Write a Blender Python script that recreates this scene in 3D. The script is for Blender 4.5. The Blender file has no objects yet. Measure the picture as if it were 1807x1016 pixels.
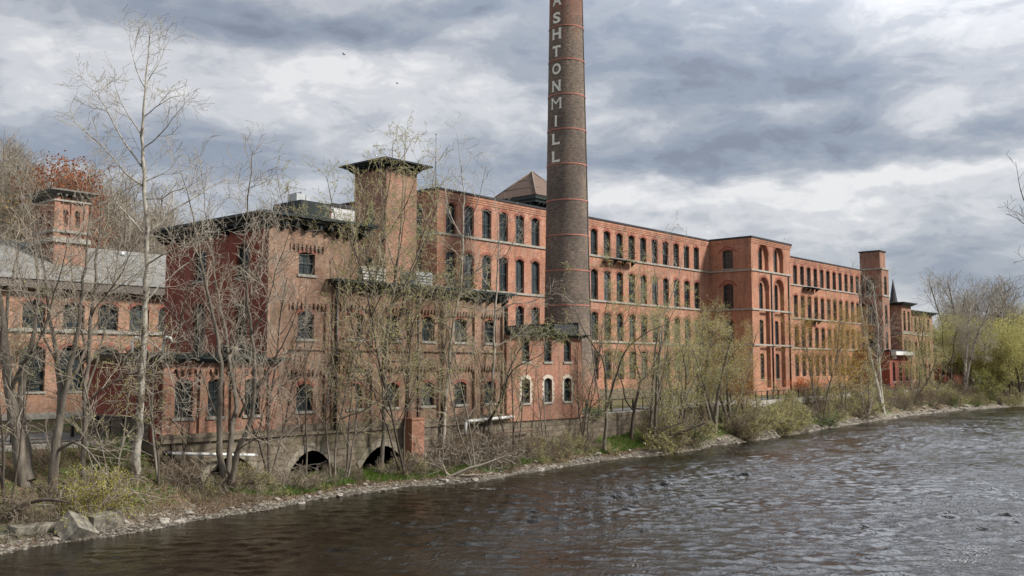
import bpy, math, random
import numpy as np
from mathutils import Vector, noise as mnoise
R = math.radians
random.seed(7); np.random.seed(7)

# ------------------------------------------------------------------ camera, world, sun
F = 1700.0; TH = R(41.3); EYE = 3.5; PIT = math.atan(140 / F)
CP, SP = math.cos(PIT), math.sin(PIT)
SC = bpy.context.scene
COL = SC.collection
cam_d = bpy.data.cameras.new('camera'); cam = bpy.data.objects.new('camera', cam_d); COL.objects.link(cam)
SC.camera = cam
cam_d.sensor_width = 36; cam_d.lens = 36 * F / 1807; cam_d.clip_end = 6000; cam_d.clip_start = 0.5
cam.location = (0, 0, EYE)
cam.rotation_euler = (math.pi / 2 + PIT, 0, TH - math.pi / 2)
SC.view_settings.view_transform = 'Standard'; SC.view_settings.look = 'None'
SC.view_settings.gamma = 1; SC.view_settings.exposure = 0.52
SC.cycles.max_bounces = 5; SC.cycles.transparent_max_bounces = 4
SUN_EL, SUN_AZ = R(40), R(-62)       # azimuth measured from +X
SUN_E = 3.7


def ray(px, py):
    a = (px - 903.5) / F; b = (508 - py) / F
    fw = CP - b * SP; up = SP + b * CP
    return (math.cos(TH) * fw + math.sin(TH) * a, math.sin(TH) * fw - math.cos(TH) * a, up)


def onY(px, py, Y):
    r = ray(px, py); k = Y / r[1]; return Vector((r[0] * k, Y, EYE + r[2] * k))


def onX(px, py, X):
    r = ray(px, py); k = X / r[0]; return Vector((X, r[1] * k, EYE + r[2] * k))


def atD(px, py, D):
    """the point of that sight line at horizontal distance D along the view"""
    r = ray(px, py); k = D / (r[0] * math.cos(TH) + r[1] * math.sin(TH))
    return Vector((r[0] * k, r[1] * k, EYE + r[2] * k))


def world_sky():
    w = bpy.data.worlds.new('World'); SC.world = w; w.use_nodes = True
    nt = w.node_tree; N = nt.nodes; L = nt.links; N.clear()
    out = N.new('ShaderNodeOutputWorld'); bg = N.new('ShaderNodeBackground'); L.new(bg.outputs[0], out.inputs[0])
    sky = N.new('ShaderNodeTexSky'); sky.sky_type = 'NISHITA'; sky.sun_disc = False
    sky.sun_elevation = SUN_EL; sky.sun_rotation = math.pi / 2 - SUN_AZ
    bg.inputs['Strength'].default_value = 0.10
    tc = N.new('ShaderNodeTexCoord')
    sep = N.new('ShaderNodeSeparateXYZ'); L.new(tc.outputs['Generated'], sep.inputs[0])

    def M(op, a, b=None, c=None):
        n = N.new('ShaderNodeMath'); n.operation = op
        for i, v in enumerate((a, b, c)):
            if v is None: continue
            if isinstance(v, (int, float)): n.inputs[i].default_value = v
            else: L.new(v, n.inputs[i])
        return n.outputs[0]
    # azimuth / elevation in degrees
    az = M('MULTIPLY', M('ARCTAN2', sep.outputs[1], sep.outputs[0]), 57.2958)
    el = M('MULTIPLY', M('ARCSINE', sep.outputs[2]), 57.2958)
    # the cloud layer: directions projected on a high plane
    zz = M('ADD', M('MAXIMUM', sep.outputs[2], 0.0), 0.16)
    cx = M('DIVIDE', sep.outputs[0], zz); cy = M('DIVIDE', sep.outputs[1], zz)
    cb = N.new('ShaderNodeCombineXYZ'); L.new(cx, cb.inputs[0]); L.new(cy, cb.inputs[1])

    def noise(scale, det, rough, dist=0.0, vec=cb.outputs[0], off=0):
        n = N.new('ShaderNodeTexNoise'); n.noise_dimensions = '3D'
        mp = N.new('ShaderNodeMapping'); mp.inputs['Location'].default_value = (off, off * .7, off * .3)
        L.new(vec, mp.inputs[0]); L.new(mp.outputs[0], n.inputs['Vector'])
        n.inputs['Scale'].default_value = scale; n.inputs['Detail'].default_value = det
        n.inputs['Roughness'].default_value = rough; n.inputs['Distortion'].default_value = dist
        return n.outputs[0]
    n1 = noise(1.1, 7, .55, .3, off=3.3)
    dv = N.new('ShaderNodeVectorMath'); dv.operation = 'MULTIPLY'; L.new(tc.outputs['Generated'], dv.inputs[0]); dv.inputs[1].default_value = (1, 1, 2.3)
    n2 = noise(5.0, 9, .56, .5, vec=dv.outputs[0], off=11.0)
    n3 = noise(13.0, 8, .58, .8, vec=dv.outputs[0], off=23.0)
    n4 = noise(30.0, 6, .6, .6, vec=dv.outputs[0], off=3.0)
    wa = M('MULTIPLY', M('SUBTRACT', noise(2.2, 4, .55, off=5), .5), 9.0)
    wb = M('MULTIPLY', M('SUBTRACT', noise(2.2, 4, .55, off=41), .5), 6.0)
    azw = M('ADD', az, wa); elw = M('ADD', el, wb)
    pos = N.new('ShaderNodeCombineXYZ'); L.new(azw, pos.inputs[0]); L.new(elw, pos.inputs[1])
    blobs = [  # px, py, half width px, half height px, amount
        (60, 20, 200, 50, -.10), (330, 20, 200, 40, -.12), (90, 70, 80, 35, .22), (120, 140, 160, 60, .10), (330, 150, 140, 60, .26),
        (520, 110, 150, 35, .20), (620, 50, 260, 34, -.50), (820, 60, 60, 26, .25), (860, 120, 110, 45, .12), (30, 245, 170, 42, -.34),
        (330, 270, 160, 42, -.30), (420, 130, 70, 30, -.16), (640, 170, 150, 60, .22), (520, 240, 220, 40, .06), (800, 210, 130, 60, .12),
        (800, 290, 170, 26, -.26), (500, 330, 120, 20, .20), (60, 300, 120, 22, .20), (870, 20, 90, 20, -.30),
        (1180, 30, 160, 40, -.08), (1200, 105, 250, 52, -.42), (1450, 150, 230, 42, -.34), (1620, 40, 150, 50, .16), (1750, 120, 120, 50, .12),
        (1140, 190, 120, 38, .20), (1250, 215, 160, 30, -.10), (1420, 190, 110, 14, .16), (1160, 285, 190, 30, -.34), (1480, 250, 240, 34, -.32),
        (1690, 200, 130, 26, .22), (1780, 250, 120, 20, -.26), (1250, 345, 190, 26, .24), (1600, 310, 220, 26, .30), (1130, 370, 90, 24, .20),
        (1500, 385, 150, 16, .12), (1780, 380, 90, 26, .05), (1700, 430, 150, 26, -.22), (1450, 425, 100, 16, .10), (1780, 500, 120, 30, -.30), (1600, 480, 90, 26, -.12),
    ]
    acc = None
    for (px, py, sx, sy, am) in blobs:
        r = Vector(ray(px, py)).normalized()
        a0 = math.degrees(math.atan2(r.y, r.x)); e0 = math.degrees(math.asin(r.z))
        wx = math.degrees(sx / F); wy = math.degrees(sy / F)
        sm = N.new('ShaderNodeVectorMath'); sm.operation = 'MULTIPLY_ADD'
        L.new(pos.outputs[0], sm.inputs[0]); sm.inputs[1].default_value = (1 / wx, 1 / wy, 0)
        sm.inputs[2].default_value = (-a0 / wx, -e0 / wy, 0)
        dt = N.new('ShaderNodeVectorMath'); dt.operation = 'DOT_PRODUCT'
        L.new(sm.outputs[0], dt.inputs[0]); L.new(sm.outputs[0], dt.inputs[1])
        g = M('EXPONENT', M('MULTIPLY', dt.outputs['Value'], -.8))
        acc = M('MULTIPLY_ADD', g, am, 0.0 if acc is None else acc)
    v = M('ADD', M('MULTIPLY', acc, 1.15), .60)
    v = M('ADD', v, M('MULTIPLY', M('SUBTRACT', n1, .5), .45))
    v = M('ADD', v, M('MULTIPLY', M('SUBTRACT', n2, .5), .85))
    v = M('ADD', v, M('MULTIPLY', M('SUBTRACT', n3, .5), .90))
    v = M('ADD', v, M('MULTIPLY', M('SUBTRACT', n4, .5), .40))
    ramp = N.new('ShaderNodeValToRGB'); L.new(v, ramp.inputs[0])
    cr = ramp.color_ramp; cr.interpolation = 'EASE'
    cr.elements[0].position = .0; cr.elements[0].color = (.20, .225, .28, 1)
    cr.elements[1].position = 1.0; cr.elements[1].color = (.69, .69, .695, 1)
    for p, c in ((.22, (.25, .285, .35, 1)), (.42, (.32, .348, .40, 1)), (.60, (.42, .44, .48, 1)), (.80, (.55, .56, .585, 1))):
        e = cr.elements.new(p); e.color = c
    gain = N.new('ShaderNodeVectorMath'); gain.operation = 'SCALE'; L.new(ramp.outputs[0], gain.inputs[0]); 
    # gain lobes above the view, added to brighten downstream water and darken upstream water
    def lobe(a0, e0, wa_, we_, amp):
        x = M('MULTIPLY', M('SUBTRACT', az, a0), 1 / wa_); y = M('MULTIPLY', M('SUBTRACT', el, e0), 1 / we_)
        return M('MULTIPLY', M('EXPONENT', M('MULTIPLY', M('ADD', M('MULTIPLY', x, x), M('MULTIPLY', y, y)), -1.0)), amp)
    gs = M('ADD', M('ADD', lobe(10, 42, 26, 13, 85.0), lobe(72, 50, 34, 18, -7.0)), 8.5)
    L.new(gs, gain.inputs['Scale'])
    mix = N.new('ShaderNodeMix'); mix.data_type = 'RGBA'; mix.inputs[0].default_value = .93
    L.new(sky.outputs[0], mix.inputs[6]); L.new(gain.outputs[0], mix.inputs[7])
    L.new(mix.outputs[2], bg.inputs['Color'])


world_sky()
sd = bpy.data.lights.new('sun', 'SUN'); sd.energy = SUN_E; sd.angle = R(10); sd.color = (1, .95, .87)
so = bpy.data.objects.new('sun', sd); COL.objects.link(so)
sdir = Vector((math.cos(SUN_EL) * math.cos(SUN_AZ), math.cos(SUN_EL) * math.sin(SUN_AZ), math.sin(SUN_EL)))
so.rotation_euler = sdir.to_track_quat('Z', 'Y').to_euler()

# ------------------------------------------------------------------ materials


class NT:
    def __init__(s, name):
        s.m = bpy.data.materials.new(name); s.m.use_nodes = True
        s.t = s.m.node_tree; s.N = s.t.nodes; s.L = s.t.links
        s.b = s.N['Principled BSDF']; s.tc = s.N.new('ShaderNodeTexCoord')

    def set(s, **k):
        for a, v in k.items(): s.b.inputs[a.replace('_', ' ')].default_value = v
        return s

    def put(s, sock, v):
        if hasattr(v, 'links') or isinstance(v, bpy.types.NodeSocket): s.L.new(v, sock)
        elif isinstance(v, (tuple, list)): sock.default_value = (*v, 1) if len(v) == 3 and len(sock.default_value) == 4 else v
        else: sock.default_value = v

    def noise(s, scale, det=4, rough=.6, vec=None, sc=None, off=0, dist=0):
        n = s.N.new('ShaderNodeTexNoise'); mp = s.N.new('ShaderNodeMapping')
        s.L.new(vec or s.tc.outputs['Object'], mp.inputs[0]); mp.inputs['Scale'].default_value = sc or (1, 1, 1)
        mp.inputs['Location'].default_value = (off, off * 1.7, off * .6)
        s.L.new(mp.outputs[0], n.inputs['Vector']); n.inputs['Scale'].default_value = scale
        n.inputs['Detail'].default_value = det; n.inputs['Roughness'].default_value = rough; n.inputs['Distortion'].default_value = dist
        return n.outputs[0]

    def ramp(s, v, *st):
        r = s.N.new('ShaderNodeValToRGB'); s.L.new(v, r.inputs[0]); cr = r.color_ramp
        while len(cr.elements) < len(st): cr.elements.new(.5)
        for e, (p, c) in zip(cr.elements, st):
            e.position = p; e.color = (*c, 1) if isinstance(c, tuple) else (c, c, c, 1)
        return r.outputs[0]

    def mix(s, f, a, b, mode='MIX'):
        n = s.N.new('ShaderNodeMix'); n.data_type = 'RGBA'; n.blend_type = mode
        s.put(n.inputs[0], f); s.put(n.inputs[6], a); s.put(n.inputs[7], b); return n.outputs[2]

    def math(s, op, a, b=0.0, c=0.0):
        n = s.N.new('ShaderNodeMath'); n.operation = op
        for i, v in enumerate((a, b, c)): s.put(n.inputs[i], v)
        return n.outputs[0]

    def bump(s, h, st=.4, dist=.05, nrm=None):
        n = s.N.new('ShaderNodeBump'); s.L.new(h, n.inputs['Height']); n.inputs['Strength'].default_value = st
        n.inputs['Distance'].default_value = dist
        if nrm: s.L.new(nrm, n.inputs['Normal'])
        s.L.new(n.outputs[0], s.b.inputs['Normal']); return n.outputs[0]

    def col(s, v): s.put(s.b.inputs['Base Color'], v); return s


def plain(name, c, rough=.7, var=.25, scale=3.0, metal=0.0, c2=None):
    t = NT(name); n = t.noise(scale, 5, .65)
    d = tuple(x * (1 - var) for x in c); h = c2 or tuple(min(1, x * (1 + var)) for x in c)
    t.col(t.ramp(n, (.3, d), (.7, h))).set(Roughness=rough, Metallic=metal)
    if rough > .85: t.bump(t.noise(scale * 2.5, 6, .75), .6, .05)
    return t.m


def brick(name, c1, c2, mortar, soot=(.10, .075, .065), soot_amt=.5, pale=(.5, .38, .32), pale_amt=.3, moss=0.0, row=.078, width=.215):
    """brickwork laid out in metres on the UV map, with weathering"""
    t = NT(name); uv = t.tc.outputs['UV']
    b = t.N.new('ShaderNodeTexBrick'); t.L.new(uv, b.inputs['Vector'])
    b.inputs['Color1'].default_value = (*c1, 1); b.inputs['Color2'].default_value = (*c2, 1); b.inputs['Mortar'].default_value = (*mortar, 1)
    b.inputs['Scale'].default_value = 1; b.inputs['Mortar Size'].default_value = .007; b.inputs['Mortar Smooth'].default_value = .3
    b.inputs['Brick Width'].default_value = width; b.inputs['Row Height'].default_value = row; b.inputs['Bias'].default_value = -.1
    ob = t.tc.outputs['Object']
    fine = t.noise(3.2, 9, .8, uv, (1, 2.2, 1))
    c = t.mix(.5, b.outputs['Color'], t.ramp(fine, (.35, tuple(x * .55 for x in c1)), (.5, tuple((x + y) / 2 for x, y in zip(c1, c2))), (.66, tuple(min(1, x * 1.25) for x in c2))))
    n1 = t.noise(.55, 8, .68, ob, off=4)
    c = t.mix(t.math('MULTIPLY', t.ramp(n1, (.42, 0.0), (.68, 1.0)), soot_amt), c, soot)
    n2 = t.noise(.8, 8, .7, ob, (1, 1, .45), off=19)
    c = t.mix(t.math('MULTIPLY', t.ramp(n2, (.50, 0.0), (.72, 1.0)), pale_amt), c, pale)
    st = t.noise(1.6, 5, .65, ob, (1, 1, .08), off=31)   # vertical water streaks
    c = t.mix(t.math('MULTIPLY', t.ramp(st, (.50, 0.0), (.66, 1.0)), soot_amt * 1.1), c, soot)
    pt = t.noise(.16, 4, .55, ob, (1, 1, 1.3), off=77)      # patches laid at different times
    c = t.mix(t.ramp(pt, (.45, 0.0), (.56, .38)), c, t.mix(.5, c, tuple(x * .55 for x in c1)))
    sp = t.noise(2.4, 10, .85, ob, (1, 1, 1.6), off=91)     # blotches of soot and salt
    c = t.mix(t.ramp(sp, (.50, 0.0), (.66, .32)), c, tuple(x * .42 for x in c1))
    if moss:
        n4 = t.noise(.5, 6, .7, ob, off=55)
        c = t.mix(t.math('MULTIPLY', t.ramp(n4, (.5, 0.0), (.7, 1.0)), moss), c, (.17, .14, .07))
    t.col(c).set(Roughness=.92)
    t.b.inputs['Specular IOR Level'].default_value = .2
    t.bump(t.math('MULTIPLY_ADD', b.outputs['Fac'], -.6, fine), .35, .02)
    return t.m


BR = dict(
    mill=brick('brick_mill', (.31, .115, .068), (.64, .33, .22), (.52, .38, .30), soot_amt=.35, pale=(.60, .41, .32), pale_amt=.6),
    pav=brick('brick_pavilion', (.34, .13, .075), (.62, .32, .21), (.50, .36, .28), soot_amt=.35, pale_amt=.4, pale=(.58, .40, .31)),
    front=brick('brick_riverside', (.21, .105, .068), (.46, .285, .20), (.50, .42, .34), soot=(.15, .115, .09), soot_amt=.55, pale=(.52, .41, .31), pale_amt=.55, moss=.4),
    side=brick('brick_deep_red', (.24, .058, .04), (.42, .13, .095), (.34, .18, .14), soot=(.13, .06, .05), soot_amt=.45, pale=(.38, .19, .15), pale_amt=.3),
    low=brick('brick_annex', (.29, .11, .072), (.54, .29, .20), (.50, .36, .28), soot_amt=.45, pale=(.54, .39, .28), pale_amt=.55, moss=.45),
    tower=brick('brick_tower', (.26, .12, .08), (.52, .28, .20), (.42, .32, .26), soot_amt=.5, pale_amt=.35, moss=.35),
    left=brick('brick_left', (.33, .16, .095), (.58, .35, .24), (.52, .42, .33), soot_amt=.35, pale_amt=.4),
)


def chimney_mat():
    t = NT('brick_chimney'); uv = t.tc.outputs['UV']; ob = t.tc.outputs['Object']
    b = t.N.new('ShaderNodeTexBrick'); t.L.new(uv, b.inputs['Vector'])
    b.inputs['Color1'].default_value = (.08, .06, .05, 1); b.inputs['Color2'].default_value = (.32, .25, .20, 1); b.inputs['Mortar'].default_value = (.10, .085, .075, 1)
    b.inputs['Scale'].default_value = 1; b.inputs['Mortar Size'].default_value = .012; b.inputs['Brick Width'].default_value = .24; b.inputs['Row Height'].default_value = .10
    fine = t.noise(2.6, 9, .85, uv, (1, 2.6, 1))
    c = t.mix(.65, b.outputs['Color'], t.ramp(fine, (.32, (.035, .028, .025)), (.50, (.185, .145, .118)), (.66, (.48, .37, .29))))
    n = t.noise(.28, 7, .7, ob, off=8)
    c = t.mix(t.math('MULTIPLY', t.ramp(n, (.45, 0.0), (.60, 1.0)), .5), c, (.075, .066, .062))
    # the courses near the top and at the foot keep their red
    sp = t.N.new('ShaderNodeSeparateXYZ'); t.L.new(ob, sp.inputs[0])
    up = t.N.new('ShaderNodeMapRange'); t.L.new(sp.outputs[2], up.inputs[0]); up.inputs[1].default_value = 31; up.inputs[2].default_value = 44
    dn = t.N.new('ShaderNodeMapRange'); t.L.new(sp.outputs[2], dn.inputs[0]); dn.inputs[1].default_value = 5; dn.inputs[2].default_value = 0
    n3 = t.noise(.9, 7, .72, ob, (1, 1, .5), off=3)
    red = t.math('ADD', t.math('MULTIPLY', up.outputs[0], 1.1), t.math('MULTIPLY', dn.outputs[0], .9))
    f = t.ramp(t.math('ADD', t.math('MULTIPLY', red, .55), t.math('MULTIPLY', n3, .75)), (.50, 0.0), (.85, .85))
    c = t.mix(f, c, t.mix(.5, c, (.62, .20, .10)))
    t.col(c).set(Roughness=.9); t.b.inputs['Specular IOR Level'].default_value = .25
    t.bump(t.math('MULTIPLY_ADD', b.outputs['Fac'], -.8, fine), .6, .04); return t.m


def stone_mat(name, c1=(.10, .078, .055), c2=(.26, .21, .155), row=.36, w=.8):
    t = NT(name); uv = t.tc.outputs['UV']; ob = t.tc.outputs['Object']
    wv = t.N.new('ShaderNodeVectorMath'); wv.operation = 'MULTIPLY_ADD'
    nn = t.N.new('ShaderNodeTexNoise'); nn.inputs['Scale'].default_value = 1.3; t.L.new(uv, nn.inputs['Vector'])
    t.L.new(nn.outputs['Color'], wv.inputs[0]); wv.inputs[1].default_value = (.7, .45, 0); t.L.new(uv, wv.inputs[2])
    b = t.N.new('ShaderNodeTexBrick'); t.L.new(wv.outputs[0], b.inputs['Vector'])
    b.inputs['Color1'].default_value = (*c1, 1); b.inputs['Color2'].default_value = (*c2, 1); b.inputs['Mortar'].default_value = (.06, .05, .04, 1)
    b.inputs['Scale'].default_value = 1; b.inputs['Mortar Size'].default_value = .03; b.inputs['Brick Width'].default_value = w; b.inputs['Row Height'].default_value = row
    n = t.noise(3.2, 7, .7, ob)
    c = t.mix(.5, b.outputs['Color'], t.ramp(n, (.3, tuple(x * .5 for x in c1)), (.7, tuple(x * 1.2 for x in c2))))
    c = t.mix(t.ramp(t.noise(.9, 6, .7, ob, off=9), (.5, 0.0), (.72, .6)), c, (.13, .12, .05))
    t.col(c).set(Roughness=.95); t.bump(t.math('MULTIPLY_ADD', b.outputs['Fac'], -1.5, n), .8, .08); return t.m


def glass_mat():
    t = NT('window_glass'); ob = t.tc.outputs['Object']
    oi = t.N.new('ShaderNodeObjectInfo'); gp = t.N.new('ShaderNodeNewGeometry').outputs['Position']
    c = t.ramp(oi.outputs['Random'], (0, (.006, .009, .011)), (.55, (.02, .028, .032)), (.8, (.05, .065, .072)), (.95, (.15, .165, .165)))
    c = t.mix(.5, c, t.ramp(t.noise(.6, 4, .6, gp), (.35, (.006, .008, .009)), (.65, (.06, .075, .085))))
    t.col(c).set(Roughness=.12); t.b.inputs['Specular IOR Level'].default_value = .55
    t.bump(t.noise(2.2, 2, .5), .12, .02); return t.m


def bark_mat(name, a, b, sc=(1, 1, .25), s=5, spots=None):
    t = NT(name); n = t.noise(s, 6, .7, sc=sc)
    c = t.ramp(n, (.3, a), (.7, b))
    if spots:
        c = t.mix(t.ramp(t.noise(3.2, 5, .75, sc=(1, 1, .5), off=7), (.50, 0.0), (.60, 1.0)), c, spots)
    t.col(c).set(Roughness=.9); t.b.inputs['Specular IOR Level'].default_value = .15
    t.bump(n, .5, .03); return t.m


def leaf_mat(name, a, b, c3=None, trans=.35):
    t = NT(name)
    g = t.N.new('ShaderNodeNewGeometry'); n = t.noise(.9, 4, .6, g.outputs['Position'])
    nr = t.math('ADD', t.math('MULTIPLY', n, .6), t.math('MULTIPLY', g.outputs['Random Per Island'], .4))
    st = [(.3, a), (.7, b)] + ([(.86, c3)] if c3 else [])
    t.col(t.ramp(nr, *st)).set(Roughness=.75); t.b.inputs['Specular IOR Level'].default_value = .15
    tr = t.N.new('ShaderNodeBsdfTranslucent'); t.L.new(t.b.inputs['Base Color'].links[0].from_socket, tr.inputs[0])
    mx = t.N.new('ShaderNodeMixShader'); mx.inputs[0].default_value = trans
    o = [x for x in t.N if x.type == 'OUTPUT_MATERIAL'][0]
    t.L.new(t.b.outputs[0], mx.inputs[1]); t.L.new(tr.outputs[0], mx.inputs[2]); t.L.new(mx.outputs[0], o.inputs[0])
    return t.m


def ground_mat():
    t = NT('ground'); g = t.N.new('ShaderNodeNewGeometry'); P = g.outputs['Position']
    sp = t.N.new('ShaderNodeSeparateXYZ'); t.L.new(P, sp.inputs[0])
    n1 = t.noise(.35, 7, .7, P); n2 = t.noise(2.2, 7, .75, P, off=5); n3 = t.noise(9, 5, .7, P, off=13)
    litter = t.ramp(n3, (.28, (.075, .052, .034)), (.5, (.17, .12, .08)), (.75, (.30, .225, .16)))
    grass = t.ramp(n3, (.3, (.045, .065, .018)), (.7, (.12, .165, .045)))
    gm = t.ramp(t.math('ADD', t.math('MULTIPLY', n1, .6), t.math('MULTIPLY', n2, .4)), (.46, 0.0), (.56, 1.0))
    c = t.mix(gm, litter, grass)
    vor = t.N.new('ShaderNodeTexVoronoi'); t.L.new(P, vor.inputs['Vector']); vor.inputs['Scale'].default_value = 5.5
    vs = t.N.new('ShaderNodeSeparateXYZ'); t.L.new(vor.outputs['Color'], vs.inputs[0])
    grav = t.mix(.65, t.ramp(n3, (.3, (.09, .075, .055)), (.7, (.26, .225, .18))), t.ramp(vs.outputs[0], (.1, (.07, .06, .045)), (.6, (.20, .18, .15)), (.95, (.42, .39, .34))))
    lo = t.math('ADD', sp.outputs[2], t.math('MULTIPLY', n2, .5))
    c = t.mix(t.ramp(t.math('MULTIPLY_ADD', lo, -1.0, -1.5), (.62, 0.0), (.90, 1.0)), c, grav)
    t.col(c).set(Roughness=.95); t.b.inputs['Specular IOR Level'].default_value = .15
    t.bump(t.math('ADD', n3, n2), .9, .12); return t.m


def water_mat():
    t = NT('river_water'); g = t.N.new('ShaderNodeNewGeometry'); P = g.outputs['Position']
    sp = t.N.new('ShaderNodeSeparateXYZ'); t.L.new(P, sp.inputs[0])
    # the channel is choppier away from the wall and downstream
    calm = t.N.new('ShaderNodeMapRange'); t.L.new(t.math('ADD', sp.outputs[0], t.math('MULTIPLY', sp.outputs[1], -.55)), calm.inputs[0])
    calm.inputs[1].default_value = -6; calm.inputs[2].default_value = 38; calm.inputs[3].default_value = .35; calm.inputs[4].default_value = 1.0
    big = t.noise(.22, 3, .5, P, off=3)
    amp = t.math('MULTIPLY', calm.outputs[0], t.math('MULTIPLY', t.ramp(big, (.38, .35), (.62, 1.25)), 1.0))
    w2 = t.noise(6.0, 3, .55, P, (1, 1.4, 1), off=8, dist=.5)
    h = t.math('MULTIPLY', w2, amp)
    t.col(t.ramp(big, (.3, (.004, .0028, .001)), (.7, (.008, .006, .003)))).set(Roughness=.07, IOR=1.33)
    t.bump(h, 1.0, .05); return t.m


M_CHIM = chimney_mat()
M_BAND = plain('ring_paint', (.42, .17, .13), .8)
M_LETTER = plain('letter_paint', (.80, .78, .70), .8, .16, 5)
M_STONE = stone_mat('rubble_stone')
M_TRIMSTONE = plain('sill_stone', (.34, .32, .28), .9, .3, 4)
M_GREEN = plain('dark_green_paint', (.010, .019, .017), .45, .35, 2)
M_FRAME = plain('window_frame_paint', (.035, .05, .045), .5, .3, 3)
M_FRAMEL = plain('window_frame_pale', (.16, .20, .18), .5, .3, 3)
M_GLASS = glass_mat()
M_TAR = plain('roof_tar', (.035, .035, .04), .85, .3)
M_SLATE = brick('roof_slate', (.20, .20, .19), (.28, .27, .25), (.12, .12, .12), soot=(.12, .12, .12), soot_amt=.3, pale=(.36, .35, .32), pale_amt=.4, row=.30, width=.5)
M_BROWNROOF = brick('roof_brown', (.16, .11, .09), (.21, .15, .12), (.10, .07, .06), soot_amt=.2, pale=(.3, .2, .16), pale_amt=.2, row=.3, width=.4)
M_WHITE = plain('white_paint', (.70, .70, .68), .6, .10)
M_GALV = plain('galvanised_metal', (.42, .44, .45), .45, .2, metal=.4)
M_BLACK = plain('black_metal', (.025, .023, .022), .5, .3)
M_CONC = plain('concrete', (.34, .32, .29), .9, .25, 2)
M_ASPH = plain('path_asphalt', (.17, .165, .155), .95, .25, 1.5)
M_WHITEBRICK = plain('whitewashed_brick', (.52, .46, .38), .9, .35, 9)
M_REDDARK = brick('brick_arch', (.30, .10, .07), (.36, .13, .09), (.2, .12, .1), soot_amt=.35, pale_amt=.1)
M_ROCK = plain('river_rock', (.24, .215, .18), .9, .45, 1.6)
M_ROCKG = plain('grey_slab_rock', (.17, .155, .13), .95, .6, 3.2, c2=(.30, .275, .22))
M_PALEROCK = plain('pale_rock', (.33, .30, .26), .9, .3, 2.5)
M_BARKW = bark_mat('sycamore_bark', (.30, .27, .225), (.52, .49, .43), spots=(.13, .108, .085))
M_BARKG = bark_mat('grey_bark', (.08, .066, .052), (.25, .22, .18))
M_BARKD = bark_mat('dark_bark', (.05, .040, .032), (.13, .105, .085))
M_TWIG = bark_mat('twig_bark', (.24, .205, .16), (.42, .37, .30))
M_TWIGW = bark_mat('pale_twig_bark', (.30, .265, .215), (.48, .44, .37))
M_TWIGB = bark_mat('brown_twig_bark', (.13, .10, .075), (.26, .21, .16))
M_BUD = leaf_mat('bud_olive', (.36, .34, .11), (.56, .53, .22), (.68, .64, .36), .45)
M_LGREEN = leaf_mat('leaf_spring_green', (.20, .22, .055), (.36, .38, .11), (.48, .48, .19))
M_LYEL = leaf_mat('leaf_yellow', (.34, .31, .03), (.60, .56, .07), (.70, .66, .16))
M_LORA = leaf_mat('leaf_ochre', (.38, .24, .05), (.58, .40, .10), (.62, .48, .16))
M_LRED = leaf_mat('leaf_dead_red', (.24, .075, .03), (.42, .15, .07), (.5, .22, .12))
M_LDARK = leaf_mat('leaf_ivy', (.03, .05, .015), (.10, .13, .04), (.2, .22, .08))
M_LWHITE = leaf_mat('blossom_white', (.26, .28, .12), (.50, .50, .32), (.80, .78, .66))
M_GRASS = leaf_mat('grass_blade', (.06, .11, .02), (.14, .24, .04), (.25, .32, .08))
M_DRY = leaf_mat('dry_grass', (.16, .12, .07), (.32, .25, .16), (.42, .36, .26))
M_GROUND = ground_mat(); M_WATER = water_mat()

# ------------------------------------------------------------------ object helpers


def tag(o, label=None, cat=None, group=None, kind=None):
    if label: o['label'] = label
    if cat: o['category'] = cat
    if group: o['group'] = group
    if kind: o['kind'] = kind
    return o


def empty(name, loc=(0, 0, 0), rz=0.0, **k):
    o = bpy.data.objects.new(name, None); COL.objects.link(o); o.location = loc; o.rotation_euler = (0, 0, rz)
    o.empty_display_size = .2
    return tag(o, **k)


def link(name, me, parent=None, loc=None, rot=None, **k):
    o = bpy.data.objects.new(name, me); COL.objects.link(o)
    if parent:
        o.parent = parent
        if loc is None: loc = tuple(-x for x in parent.location) if parent.type == 'EMPTY' and not parent.parent else (0, 0, 0)
    if loc is not None: o.location = loc
    if rot is not None: o.rotation_euler = rot
    return tag(o, **k)


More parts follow.
